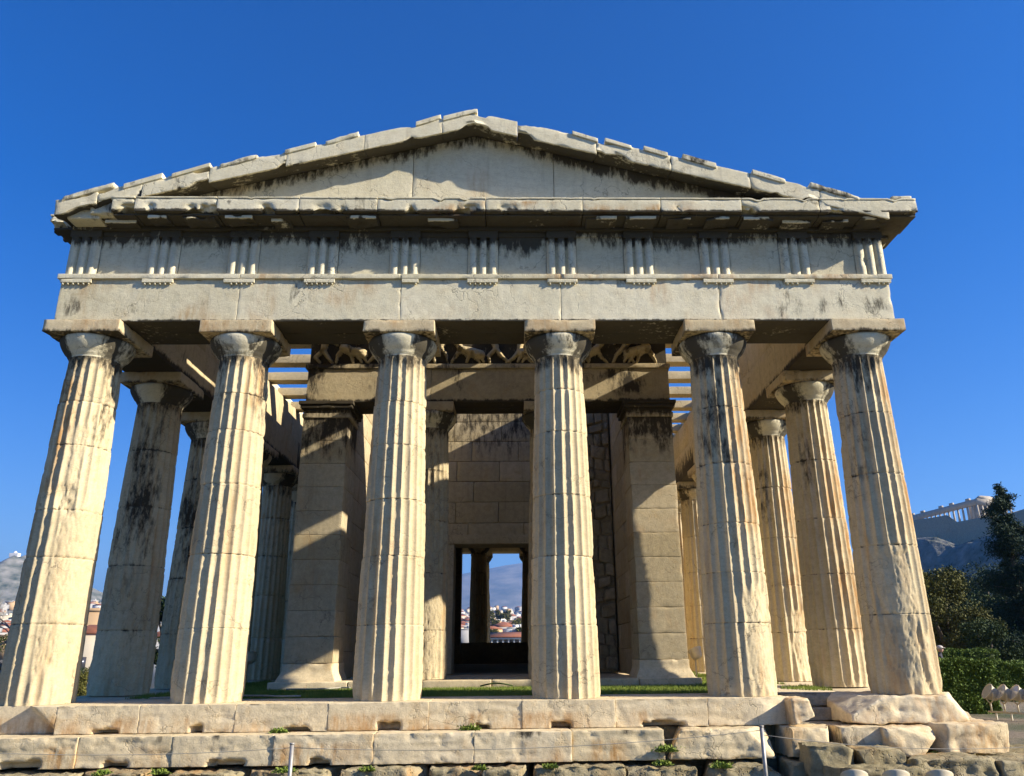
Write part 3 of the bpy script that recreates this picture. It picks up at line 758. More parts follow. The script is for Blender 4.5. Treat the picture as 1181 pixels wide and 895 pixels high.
# ------------------------------------------------------------------ platform
a = Acc()   # marble paving round the grass
for (x0, x1, y0, y1) in [(-6.95, -4.3, .42, EY+.6), (4.3, 6.95, .62, EY+.6)]:
    y = y0; k = 0
    while y < y1:
        for xa, xb in ((x0, (x0+x1)/2), ((x0+x1)/2, x1)):
            V, Q = rbox((xa+.004, xb-.004, y+.004, y+1.28, -.3, -.012+rng.uniform(-.006, .006)), .4, .008, .02, .003); a.add(V, Q)
        y += 1.29
V, Q = rbox((-4.28, 4.28, 3.2, 25.8, -.3, -.03), 1., .01, 0, 0); a.add(V, Q)
a.build('paving', STEPM, TEMPLE)
a = Acc()
for x0, x1 in zip([-4.1, -2.6, -1.2, .1, 1.5, 2.9], [-2.6, -1.2, .1, 1.5, 2.9, 4.1]):
    V, Q = rbox((x0+.004, x1-.004, 3.55, 4.9, -.02, .13), .1, .02, .05, .01); a.add(V, Q)
V, Q = rbox((-2.95, 2.95, 4.91, 25.8, -.02, .125), 1., .02, 0, .0); a.add(V, Q)
a.build('porch_step', STEPM, TEMPLE)

def notch(cx, w, h, d, y0, z0):
    def f(P):
        q = P.copy(); nn = (fbm(P*6+cx*5, 77, 3)-.5)*1.6; e = (1-sm(np.abs(P[:, 0]-cx)/w+nn*.7, .85, 1.05))*(1-sm((P[:, 2]-z0)/h+nn, .85, 1.1))*(1-sm(P[:, 1]-y0, .1, .2))
        q[:, 1] += e*d; return q
    return f
S1 = [-6.9, -5.62, -4.52, -3.23, -1.98, -.62, .65, 1.93, 3.2, 4.38]
N1 = {1: -4.95, 2: -3.75, 3: -2.4, 4: -1.15, 5: .12, 6: 1.2, 7: 2.6}
for k, (x0, x1) in enumerate(zip(S1[:-1], S1[1:])):
    def f(P, k=k):
        if k in N1: P = notch(N1[k], .12+.05*math.sin(k*2.3) if k != 7 else .26, .06+.015*math.cos(k*3.1), .25, -.65, -.355)(P)
        if k == 0:
            P = P.copy(); s = sm(-5.75-P[:, 0]-(P[:, 2]+.17)*1.2, 0, .12)*sm(-.3-P[:, 1], 0, .2); P[:, 1] += s*.16
        if k == 8:
            P = P.copy(); e = sm(P[:, 0], 3.95, 4.4); P[:, 1] += e*.12*(1-sm(P[:, 1], -.6, 0))
        return lam(P, 800+k, .01)
    V, Q = rbox((x0+.002, x1-.002, -.65+rng.uniform(-.012, .012), .5 if k < 8 else .3, -.355, -.002), .03, .004, .018 if k < 8 else .07, .004, 6, fn=f)
    mesh('stylobate_block', V, Q, None, STEPM, TEMPLE, attrs={'rust': rspot(600+k, .9, .5)(V)*sm(-.1-V[:, 2], 0, .1)})
V, Q = rbox((-6.95, 4.3, .502, .7, -.3, -.006), .2, .01, .01, .003); mesh('paving', V, Q, None, STEPM, TEMPLE)
S2 = [-7.3, -6.3, -5.10, -3.885, -2.58, -1.29, .02, 1.30, 2.52]
N2 = {1: -5.8, 2: -4.6, 3: -3.15, 4: -1.95}
for k, (x0, x1) in enumerate(zip(S2[:-1], S2[1:])):
    def f(P, k=k):
        if N2.get(k): P = notch(N2[k], .2+.08*math.sin(k*2.9), .07, .2, -1.0, -.73)(P)
        return lam(P, 830+k, .013)
    V, Q = rbox((x0+.002, x1-.002, -1.0+rng.uniform(-.02, .02), -.3, -.73, -.362), .03, .006, .03, .006, 5, fn=f)
    mesh('step_block', V, Q, None, STEPM, TEMPLE, attrs={'rust': rspot(620+k, 1., .48)(V)*sm(-.42-V[:, 2], 0, .1), 'crust': np.clip((fbm(V*3+k, 630+k, 3)-.6)*2*sm(V[:, 2], -.5, -.4), 0, .6)})
def boulder(b, name='step_block', seed=1, mat=STEPM, r=.09, chip=.1, rough=.05, res=.035, label=None, fr=2.4):
    V, Q = rbox(b, res, r*.5, chip*.5, rough*.4, fr*1.6)
    V = cuts(V, 900+seed, 8, r*1.2+.02, np.array(b[0::2]), np.array(b[1::2])); V = V+((fbm(V*7+seed, seed, 5, .6)-.5)*.05*(2. if mat is POROS else 1))[:, None]*np.array([.3, -1, .7])
    V = lam(V, 860+seed, .016 if mat is STEPM else .03)
    o = mesh(name, V, Q, None, mat, TEMPLE, attrs={'rust': rspot(700+seed, .8, .5)(V), 'crust': np.clip((fbm(V*2+seed, 710+seed, 3)-.62)*3, 0, .6)})
    if label: o['label'] = label
    return o
boulder((2.56, 3.98, -1.02, -.3, -.73, -.365), seed=1, r=.08, chip=.14)
boulder((4.0, 4.95, -.98, -.3, -.72, -.37), seed=2, r=.08)
boulder((4.9, 5.45, -.98, -.3, -.72, -.37), seed=3, r=.03)
boulder((5.42, 6.12, -1.08, -.3, -.73, -.37), seed=4, r=.1, chip=.12)
boulder((6.0, 7.15, -1.05, .6, -.73, -.34), seed=5, r=.11, chip=.14)
boulder((4.3, 4.62, -.85, -.2, -.37, -.01), 'stylobate_block', 6, r=.09, chip=.1)
boulder((5.16, 7.0, -.70, .75, -.36, -.004), 'stylobate_block', 7, r=.07, chip=.12, label='rounded worn corner block under the rightmost column')
boulder((4.4, 5.6, .25, .6, -.18, -.01), 'stylobate_block', 8, mat=ROCK, r=.03, chip=.05, rough=.02)
boulder((4.5, 5.4, .05, .24, -.36, -.19), 'stylobate_block', 9, mat=ROCK, r=.03, chip=.06, rough=.03)
boulder((4.35, 5.5, -.28, .2, -.5, -.37), 'paving', 10, mat=ROCK, r=.02, chip=.03, rough=.01)
V, Q = rbox((-7.2, 7.0, -.29, .4, -1.3, -.38), .5, .02, .02, .02); mesh('core_masonry', V, Q, None, POROS, TEMPLE)
V, Q = rbox((-7.0, 7.0, .42, EY+1., -1.3, -.32), 1.0, .02, .02, .02); mesh('core_masonry', V, Q, None, POROS, TEMPLE)
# rough foundation
x = -7.3; k = 0
while x < 4.4:
    w = rng.uniform(.45, 1.25); x1 = min(x+w, 4.4); top = -.745-rng.uniform(0, .06)
    boulder((x+.01, x1-.01, -1.18+rng.uniform(-.14, .1), -.4, -1.35, top), 'foundation_block', 20+k, mat=POROS, r=.05, chip=.12, rough=.1, res=.04, fr=4)
    x = x1; k += 1
boulder((4.26, 4.84, -1.5, -1.02, -.9, -.53), 'foundation_block', 60, mat=POROS, r=.015, chip=.06, rough=.04, res=.03)
boulder((4.86, 5.46, -1.48, -1.02, -.9, -.58), 'foundation_block', 61, mat=POROS, r=.015, chip=.06, rough=.04, res=.03)
boulder((4.4, 5.7, -1.95, -1.45, -1.3, -.75), 'foundation_block', 62, mat=POROS, r=.015, chip=.06, rough=.04, res=.03)
boulder((5.5, 6.7, -1.62, -1.0, -1.3, -.68), 'foundation_block', 63, mat=POROS, r=.04, chip=.1, rough=.07, res=.04)
boulder((6.6, 7.9, -1.6, -.9, -1.3, -.72), 'foundation_block', 65, mat=POROS, r=.05, chip=.1, rough=.07, res=.04)
boulder((7.2, 9.0, -1.2, .8, -1.4, -.8), 'foundation_block', 64, mat=POROS, r=.1, chip=.14, rough=.1, res=.06)

# ------------------------------------------------------------------ greenery
GR = leafmat('grass_green', (.10, .17, .02), (.26, .30, .06), 3)
def blades(n, fx, h, w, seed, zf=lambda x, y: 0*x):
    r_ = np.random.RandomState(seed); x, y = fx(r_, n); n = len(x); z = zf(x, y)
    an = r_.rand(n)*6.283; hh = h*(.5+r_.rand(n)); lx = (r_.rand(n)-.5)*hh; ly = (r_.rand(n)-.5)*hh
    dx = np.cos(an)*w/2; dy = np.sin(an)*w/2
    V = np.empty((n, 3, 3)); V[:, 0] = np.stack([x-dx, y-dy, z], -1); V[:, 1] = np.stack([x+dx, y+dy, z], -1); V[:, 2] = np.stack([x+lx, y+ly, z+hh], -1)
    return V.reshape(-1, 3), np.arange(3*n).reshape(-1, 3)
def fx(r_, n):
    x = r_.uniform(-4.28, 4.28, n); y = .72+r_.rand(n)*2.82
    e = .12*np.sin(x*3)+.1*np.sin(x*7.3)
    k = (y > .78+e) & (y < 3.5); return x[k], y[k]
V, T = blades(60000, fx, .05, .012, 3, lambda x, y: 0*x-.03)
def fx2(r_, n):
    x = np.where(r_.rand(n) < .5, r_.uniform(3.95, 5.7, n), r_.uniform(-5.6, -4.0, n)); y = r_.uniform(1.2, 12, n)
    k = fbm(np.stack([x, y*.7, 0*x], -1), 4, 2) > .36; return x[k], y[k]
V2, T2 = blades(40000, fx2, .05, .014, 4, lambda x, y: 0*x-.015)
o = mesh('grass', np.concatenate([V, V2]), np.zeros((0, 4)), np.concatenate([T, T2+len(V)]), GR); tag(o, 'short green grass growing between the front columns and the porch', 'grass', kind='stuff')
EARTH = plain('dark_soil', (.07, .06, .035), (.05, .07, .02), .95)
V, Q = rbox((-4.28, 4.28, .705, 3.545, -.3, -.024), .3, .01, 0, .0); tag(mesh('turf_bed', V, Q, None, EARTH), kind='structure')

def scatter_leaves(C, size, seed, asp=.5):
    """one small quad per centre, random orientation"""
    r_ = np.random.RandomState(seed); n = len(C)
    a = r_.normal(size=(n, 3)); a /= np.linalg.norm(a, axis=1)[:, None]; b_ = r_.normal(size=(n, 3)); b_ = np.cross(a, b_); b_ /= np.linalg.norm(b_, axis=1)[:, None]
    s = size*(.6+.8*r_.rand(n))[:, None]
    V = np.stack([C-a*s-b_*s*asp*.3, C-b_*s*asp, C+a*s, C+b_*s*asp], 1).reshape(-1, 3)
    return V, np.arange(4*n).reshape(-1, 4)
BARK = plain('bark', (.13, .1, .07), (.07, .055, .04), .95, 12, .5)
def clumps(cs, n, seed, shell=.75):
    r_ = np.random.RandomState(seed); out = []
    tot = sum(c[3]*c[4] for c in cs)
    for (x, y, z, rx, rz) in cs:
        m = int(n*rx*rz/tot); d = r_.normal(size=(m, 3)); d /= np.linalg.norm(d, axis=1)[:, None]
        rr = (shell+(1-shell)*r_.rand(m)+(r_.rand(m)-.5)*.35)
        P = d*rr[:, None]*np.array([rx, rx, rz])+np.array([x, y, z])
        k = fbm(P*1.2/max(rx, .5)*1.5+seed, seed, 3) > .42
        out.append(P[k])
    return np.concatenate(out)
def broadtree(name, label, loc, h, w, n, leaf, mat, seed, trunk_h=.35, cat='tree', group=None):
    t = thing(name, label, cat, loc, group); rs = random.Random(seed); a = Acc(); cs = []
    th = h*trunk_h; a.add(*tube([(0, 0, -.3), (.05*h*.2, 0, th*.5), (0, .03*h, th)], [h*.035, h*.028, h*.022], 8))
    for i in range(9):
        an = rs.uniform(0, 6.28); rr = w*.5*rs.uniform(.25, .75); zz = rs.uniform(th*1.1, h*.86)
        e = (math.cos(an)*rr, math.sin(an)*rr, zz)
        a.add(*tube([(0, .03*h, th*.9), (e[0]*.45, e[1]*.45, th+(zz-th)*.5), e], [h*.018, h*.012, h*.004], 6))
        s = w*.5*rs.uniform(.3, .5); cs.append((e[0], e[1], zz, s, s*.8))
        for j in range(3): cs.append((e[0]+rs.uniform(-s, s), e[1]+rs.uniform(-s, s), zz+rs.uniform(-.5, .6)*s, s*.5, s*.4))
    a.build('trunk', BARK, t, smooth=True)
    V, Q = scatter_leaves(clumps(cs, n, seed, .5), leaf, seed)
    mesh('crown', V, Q, None, mat, t); return t
def conifer(name, label, loc, h, w, n, leaf, mat, seed, gap=.2, group=None):
    t = thing(name, label, 'tree', loc, group); rs = random.Random(seed); r_ = np.random.RandomState(seed)
    a = Acc(); a.add(*tube([(0, 0, -.3), (0, 0, h*.5), (0, 0, h*.98)], [h*.022, h*.013, h*.003], 8)); C = []
    z = h*.1
    while z < h:
        rr = w*.5*(1-z/h)**.8*rs.uniform(.6, 1.1)+.12*w*rs.random(); k = rs.randint(4, 6)
        for i in range(k):
            an = rs.uniform(0, 6.28); d = np.array([math.cos(an), math.sin(an), 0]); L = rr*rs.uniform(.35, 1.25); z1 = z+rs.uniform(-.03, .03)*h
            tip = d*L+np.array([0, 0, min(z1+L*rs.uniform(-.15, .4), h)])
            a.add(*tube([(0, 0, min(z1, h*.97)), tuple(tip)], [h*.005, h*.0015], 5, False))
            m = int(n*L/(w*h*.9)); u = r_.rand(m)**.7
            P = np.array([0, 0, min(z1, h*.97)])+u[:, None]*(tip-np.array([0, 0, min(z1, h*.97)]))+r_.normal(size=(m, 3))*np.array([1, 1, .75])*(L*.13+.07)
            C.append(P)
        z += h*.036*rs.uniform(.5, 1.6)
    a.build('trunk', BARK, t)
    V, Q = scatter_leaves(np.concatenate(C), leaf, seed, .35); mesh('crown', V, Q, None, mat, t); return t
OLIVE = leafmat('olive_leaves', (.05, .055, .013), (.15, .14, .03), .6)
OAK = leafmat('dark_leaves', (.02, .035, .01), (.055, .08, .02), .5)
PINE = leafmat('pine_needles', (.014, .03, .014), (.032, .055, .022), .6)
HEDGE = leafmat('hedge_leaves', (.05, .085, .012), (.14, .2, .03), 2)
def gzs(x, y): return float(gz(np.array([x]), np.array([y]))[0])
def PT(u, v, dist):            # a point of the place seen at (u, v) at this depth in y (layout helper only)
    d = fw+r2*((u-PX)/FPX)-u2*((v-PY)/FPX); t = dist/d.y; p = CAM+d*t; return p
def hedge(label, u0, u1, d0, ztop_, depth, n, seed):
    p = PT(u0, 780, d0); q = PT(u1, 780, d0); g = gzs((p.x+q.x)/2, p.y)
    t = thing('clipped_hedge', label, 'hedge', ((p.x+q.x)/2, p.y, g)); L = (q.x-p.x)/2; hz = ztop_-g
    V, Q = rbox((-L*.93, L*.93, .12, depth-.12, 0, hz*.95), .25, .12, .1, .05); mesh('twiggy_core', V, Q, None, OAK, t)
    r_ = np.random.RandomState(seed); P = r_.rand(n, 3)*np.array([2*L, depth, hz])+np.array([-L, 0, 0])
    f = r_.randint(0, 4, n); P[f == 0, 1] = 0; P[f == 1, 2] = hz; P[f == 2, 0] = -L; P[f == 3, 0] = np.where(P[f == 3, 0] > L*.4, L, P[f == 3, 0]); 
    f3 = (f == 3) & (P[:, 0] < L*.99); P[f3, 1] = 0
    P += (fbm(P*2.5+seed, seed, 3)[:, None]-.5)*.25+r_.normal(size=P.shape)*.03
    V, Q = scatter_leaves(P, .035, seed, .6); mesh('foliage', V, Q, None, HEDGE, t); return t
hedge('nearest clipped green hedge just right of the rightmost column', 1078, 1147, 22.5, .24, 2.2, 30000, 1)
hedge('longer clipped hedge further right, running out of frame behind the floodlights', 1140, 1225, 27.5, .06, 2.0, 26000, 2)
hedge('low clipped hedge behind the other two hedges', 1092, 1157, 31, .46, 1.2, 12000, 3)
def at(u, d): p = PT(u, 770, d); return (p.x, p.y, gzs(p.x, p.y))
broadtree('olive_tree', 'rounded olive green tree behind the hedges, right of the rightmost column', at(1098, 42), 6.3, 5.2, 30000, .07, OLIVE, 4, .3)
broadtree('bushy_tree', 'smaller dark green bushy tree between the olive tree and the tall conifer', at(1142, 38), 3.6, 3.2, 16000, .06, OAK, 5, .2)
conifer('conifer', 'tall dark conifer standing against the citadel hill at the right edge', at(1193, 52), 13.2, 5.6, 30000, .085, PINE, 6)
conifer('conifer', 'shorter dark conifer left of the tall one, below the citadel rock', at(1112, 66), 9.2, 4.6, 20000, .13, PINE, 8)
for k, (u, d, h, w) in enumerate([(1072, 75, 9.5, 9), (1128, 80, 10.5, 9), (1182, 70, 8.5, 9), (1205, 60, 9.5, 8), (1150, 100, 15.5, 12), (1100, 105, 15., 12), (1060, 62, 5.5, 7), (1135, 118, 17, 11), (1070, 110, 15, 12), (1185, 105, 17, 12)]):
    broadtree('dense_tree', 'dark leafy tree in the wooded slope below the citadel', at(u, d), h, w, 12000, .13, OAK if k % 2 else PINE, 30+k, .25, group='trees on the wooded slope')
# left and rear vegetation
broadtree('bushy_tree', 'yellow green bush beside the houses left of the second column', at(103, 60), 2.6, 3.2, 9000, .07, OLIVE, 50, .15)
broadtree('dense_tree', 'dark tree above the red roofed house at left', at(100, 85), 5.5, 5, 9000, .09, OAK, 51, .3)
broadtree('dense_tree', 'dark tree seen in the gap beside the second flank column', at(190, 50), 6.5, 3.5, 9000, .09, OAK, 52, .3)
broadtree('bushy_tree', 'green bush seen at the left foot of the doorway view', at(531, 70), 4.2, 3.0, 9000, .08, HEDGE, 53, .15)
broadtree('bushy_tree', 'orange tinged autumn shrub low at the left edge of the picture', at(-8, 36), 2.6, 3.4, 9000, .06, leafmat('autumn_leaves', (.3, .12, .02), (.2, .17, .03), 1.), 54, .15)
broadtree('dense_tree', 'dark leafy tree at the left edge behind the bare twigs', at(-20, 40), 4.6, 3.0, 9000, .05, OAK, 55, .3)
# bare twiggy tree at left edge
t = thing('bare_tree', 'bare grey twiggy tree at the left edge of the picture', 'tree', at(-4, 30)); a = Acc(); rs = random.Random(5)
def grow(p, d, L, r, lv):
    q = p+d*L; a.add(*tube([tuple(p), tuple(p+d*L*.5+Vector((rs.uniform(-.05, .05)*L,)*3)), tuple(q)], [r, r*.85, r*.65], 5, False))
    if lv == 0: return
    for k in range(3 if lv > 2 else 4):
        nd = (d+Vector((rs.uniform(-.8, .8), rs.uniform(-.8, .8), rs.uniform(-.35, .5)))).normalized(); grow(q if k < 2 else p+d*L*rs.uniform(.4, .9), nd, L*rs.uniform(.62, .85), r*.6, lv-1)
grow(Vector((0, 0, -.2)), Vector((0, 0, 1)), 1.4, .11, 6)
a.build('branches', plain('grey_twigs', (.3, .28, .24), (.14, .13, .11), .9), t)

# weeds in the joints
for k, (x, y, z, s, lb) in enumerate([(-.05, -.72, -.36, .12, 'leafy weed sprouting in the middle of the step joint below the third and fourth columns'), (-2.6, -.75, -.36, .1, 'small weed on the lower step between the second and third columns'),
        (2.53, -1.04, -.62, .13, 'green weed growing in the gap between two lower step blocks below the fifth column'), (2.45, -1.2, -.76, .1, 'weed tuft on the rough footing left of the right rope post'),
        (-2.35, -1.2, -.78, .11, 'weed tuft beside the left rope post'), (-1.3, -1.25, -.77, .08, 'low weed on the footing right of the left rope post'), (-4.6, -1.25, -.77, .09, 'grassy weed on the rough footing at far left'),
        (-3.9, -1.25, -.77, .09, 'second grassy weed on the left footing, nearer the left rope post'), (.1, -1.22, -.78, .08, 'weed on the footing below the middle columns'), (3.2, -1.2, -.8, .12, 'mossy weed on the dark footing beside the right rope post'),
        (1.0, -1.22, -.77, .08, 'small weed on the footing below the fourth column'), (6.1, -.95, -.72, .07, 'tiny weed beside the rounded boulders under the corner')]):
    r_ = np.random.RandomState(k); n = 700; d = r_.normal(size=(n, 3))*np.array([1.1, .5, .5])*s*.42; d[:, 2] = np.abs(d[:, 2])
    V, Q = scatter_leaves(d, .016, k, .6)
    o = mesh('weed', V, Q, None, GR); o.location = (x, y, z); tag(o, lb, 'weed', 'weeds in the step joints')

# ------------------------------------------------------------------ rope barrier and floodlights
STEEL = plain('galvanised_steel', (.42, .4, .36), (.3, .28, .25), .5, 20, metal=.4)
ROPE = plain('grey_rope', (.34, .31, .25), (.22, .2, .16), .9, 60)
def post(x, y, zt, label):
    t = thing('rope_post', label, 'post', (x, y, -1.12), 'rope barrier posts'); a = Acc(); h = zt+1.12
    a.add(*tube([(0, 0, -.1), (0, 0, h)], .024, 10)); a.build('pole', STEEL, t)
    a = Acc(); a.add(*tube([(0, 0, h-.004), (0, 0, h+.012)], .03, 10)); a.build('cap', STEEL, t)
    a = Acc(); a.add(*tube([(.024+.012*math.cos(q*.7), .0, h-.05+.012*math.sin(q*.7)) for q in range(10)], .003, 5)); a.build('ring', STEEL, t)
pl = PT(337, 858, 10.0); prr = PT(878, 838, 10.0)
post(pl.x, pl.y, pl.z, 'left metal rope post, standing in front of the steps below the second and third columns')
post(prr.x, prr.y, prr.z, 'right metal rope post, standing in front of the steps below the fifth column')
def rope(p, q, sag, label):
    pts = [tuple(p.lerp(q, k/16)-Vector((0, 0, sag*4*(k/16)*(1-k/16)))) for k in range(17)]
    a = Acc(); a.add(*tube(pts, .004, 6)); o = a.build('barrier_rope', ROPE); tag(o, label, 'rope', 'barrier ropes')
rope(pl-Vector((0, 0, .04)), prr-Vector((0, 0, .04)), .1, 'thin rope hanging between the two posts in front of the steps')
rope(PT(-60, 866, 10.0), pl-Vector((0, 0, .04)), .06, 'thin rope running from the left post out of the picture at left')
rope(prr-Vector((0, 0, .09)), PT(1230, 858, 10.3), .1, 'pale rope running from the right post across the rough blocks to the right edge')
WHITE = plain('cream_paint', (.62, .53, .36), (.5, .43, .29), .5, 9)
GLASS = plain('lamp_glass', (.5, .47, .4), (.42, .4, .35), .15, 3, spec=.6)  # pale cream base colour paints the reflection in the lens
def flood(loc, s, label, aim=(-.6, .2, .5), group='floodlights', stand=.25):
    t = thing('floodlight', label, 'floodlight', loc, group)
    d = Vector(aim).normalized(); q = d.to_track_quat('Z', 'Y').to_matrix()
    def tr(V): return np.array([tuple(q @ Vector(v)+Vector((0, 0, stand+s*.62))) for v in V])
    V, Q = lathe([(.001, -s*.55), (s*.2, -s*.53), (s*.3, -s*.42), (s*.34, -s*.25), (s*.4, .0*s), (s*.45, .06*s), (s*.45, .1*s), (s*.41, .1*s), (s*.4, .07*s)], 20); V[:, 0] *= 1.15
    mesh('housing', tr(V), Q, None, WHITE, t, smooth=True)
    V, Q = lathe([(s*.41, .075*s), (.001, .085*s)], 20); V[:, 0] *= 1.15; mesh('lens', tr(V), Q, None, GLASS, t)
    a = Acc(); w = s*.56; pt = []
    for k in range(13):
        an = math.pi*k/12; pt.append((w*math.cos(an), 0, stand+s*.62-w*1.0*math.sin(an)))
    n_ = Vector((d.y, -d.x, 0)).normalized()
    pt = [tuple(Vector((n_.x*p[0], n_.y*p[0], p[2]))) for p in pt]
    a.add(*tube(pt, s*.035, 6)); a.add(*tube([(0, 0, -.05), (0, 0, stand+s*.08)], s*.045, 6)); a.build('yoke', WHITE, t)
    return t
names = ['leftmost', 'second from left', 'third from left', 'rightmost']
c0 = PT(1150, 812, 21.0)
for k in range(4):
    p = PT(1145+15.5*k, 826, 21.0-.3*k)
    flood((p.x, p.y, -.88), .46, names[k]+' cream floodlight of the row on a frame in front of the hedge', (-.85, .12, .52), 'floodlights in front of the hedge', .12)
p0 = PT(1141, 826, 21.0); p1 = PT(1200, 828, 20.0)
t = thing('lamp_frame', 'cream metal frame carrying the row of floodlights in front of the hedge', 'frame', (p0.x, p0.y, -1.1)); a = Acc()
q = Vector(p1)-Vector(p0); q.z = 0
a.add(*tube([(0, 0, .16), (q.x, q.y, .16)], .025, 6)); a.build('crossbar', WHITE, t)
for f in (.15, .45, .8): a = Acc(); a.add(*tube([(q.x*f, q.y*f, -.4), (q.x*f, q.y*f, .16)], .022, 6)); a.build('leg', WHITE, t)
for k, u in enumerate((985, 1033, 1083)):
    p = PT(u, 891, 9.9); flood((p.x, p.y, p.z-.36), .3, ('left', 'middle', 'right')[k]+' one of three white floodlight tops at the bottom edge of the picture', (.15, .6, .9), 'floodlights at the bottom edge', .12)
for u, d, lb in ((803, 17.8, 'small pale floodlight on a stand between the right anta and the fifth column'), (286, 19.5, 'small pale floodlight on a stand in the shade right of the second column')):
    p = PT(u, 775, d); flood((p.x, p.y, -.02), .34, lb, (-.3, .3, .9), 'floodlights inside the colonnade', .42)
HOSE = plain('pale_hose', (.42, .4, .32), (.3, .28, .22), .6, 20)
for k, (cs, lb) in enumerate([([(-3.6, 3.1), (-3.2, 3.0), (-2.85, 3.15), (-2.7, 3.45), (-2.5, 3.3)], 'pale hose curled on the grass at the foot of the left anta'), ([(-4.9, .5), (-4.3, .85), (-3.6, .95), (-3.1, .7), (-2.7, .62)], 'pale hose lying along the top step behind the second column'),
        ([(-.1, 3.45), (.05, 3.3), (.3, 3.28), (.5, 3.45)], 'thin dark looped cable on the porch step below the doorway')]):
    pts = []
    for i in range(len(cs)-1):
        for f in np.linspace(0, 1, 8, endpoint=i == len(cs)-2):
            x = cs[i][0]*(1-f)+cs[i+1][0]*f; y = cs[i][1]*(1-f)+cs[i+1][1]*f
            pts.append((x, y+.04*math.sin(x*9), .03 if k < 2 else .03+.05*math.sin(min(1, max(0, (x+.1)/.6))*math.pi)))
    a = Acc(); a.add(*tube(pts, .014, 6)); tag(a.build('hose' if k < 2 else 'cable', HOSE if k < 2 else OAK), lb, 'hose' if k < 2 else 'cable')

# ------------------------------------------------------------------ person by the hedge
def person(loc, face, label):
    t = thing('person', label, 'person', loc)
    J = {'pel': (0, 0, .95), 'sp': (0, .01, 1.15), 'ch': (0, .0, 1.35), 'nk': (0, -.02, 1.5), 'hd': (0, -.03, 1.6),
         'sl': (.19, 0, 1.42), 'el': (.3, -.08, 1.17), 'hl': (.2, -.3, 1.12), 'sr': (-.19, 0, 1.42), 'er': (-.27, .04, 1.15), 'hr': (-.3, -.06, .9),
         'kl': (.11, -.05, .5), 'fl': (.12, .05, .08), 'tl': (.13, -.12, .03), 'kr': (-.1, .0, .5), 'fr': (-.12, .1, .08), 'tr': (-.12, -.07, .03), 'hpl': (.1, 0, .92), 'hpr': (-.1, 0, .92)}
    rr = {'pel': .15, 'sp': .14, 'ch': .16, 'nk': .06, 'hd': .07, 'sl': .075, 'el': .05, 'hl': .035, 'sr': .075, 'er': .05, 'hr': .035, 'kl': .07, 'fl': .045, 'tl': .035, 'kr': .07, 'fr': .045, 'tr': .035, 'hpl': .1, 'hpr': .1}
    E = [('pel', 'sp'), ('sp', 'ch'), ('ch', 'nk'), ('nk', 'hd'), ('ch', 'sl'), ('sl', 'el'), ('el', 'hl'), ('ch', 'sr'), ('sr', 'er'), ('er', 'hr'), ('pel', 'hpl'), ('hpl', 'kl'), ('kl', 'fl'), ('fl', 'tl'), ('pel', 'hpr'), ('hpr', 'kr'), ('kr', 'fr'), ('fr', 'tr')]
    ks = list(J); me = bpy.data.meshes.new('body'); me.from_pydata([J[k] for k in ks], [(ks.index(a_), ks.index(b_)) for a_, b_ in E], [])
    o = bpy.data.objects.new('body', me); COL.objects.link(o); o.parent = t
    o.modifiers.new('s', 'SKIN'); 
    for v, k in zip(me.skin_vertices[0].data, ks): v.radius = (rr[k], rr[k]*.8); v.use_root = k == 'pel'
    sb = o.modifiers.new('d', 'SUBSURF'); sb.levels = 2; sb.render_levels = 2
    m, tt, b_ = nodes('dark_clothes'); b_.inputs['Base Color'].default_value = (.035, .035, .045, 1); b_.inputs['Roughness'].default_value = .9; me.materials.append(m)
    V, Q = blob((0, -.04, 1.66), (.078, .095, .115), 20, 2, .03); mesh('head', V, Q, None, plain('skin', (.5, .3, .2), (.45, .27, .18), .6), t, smooth=True)
    a = Acc(); V, Q = blob((0, -.03, 1.715), (.095, .11, .075), 18, 3, .02); a.add(V, Q); V, Q = blob((0, -.13, 1.705), (.07, .07, .012), 14, 3, 0); a.add(V, Q)
    a.build('cap', plain('pale_cap', (.55, .5, .45), (.5, .45, .4), .8), t, smooth=True)
    t.rotation_euler = (0, 0, face); return t
p = PT(1088, 780, 27.5); person((p.x, p.y, gzs(p.x, p.y)), R(60), 'person in a pale cap and dark jacket behind the hedge beside the rightmost column')

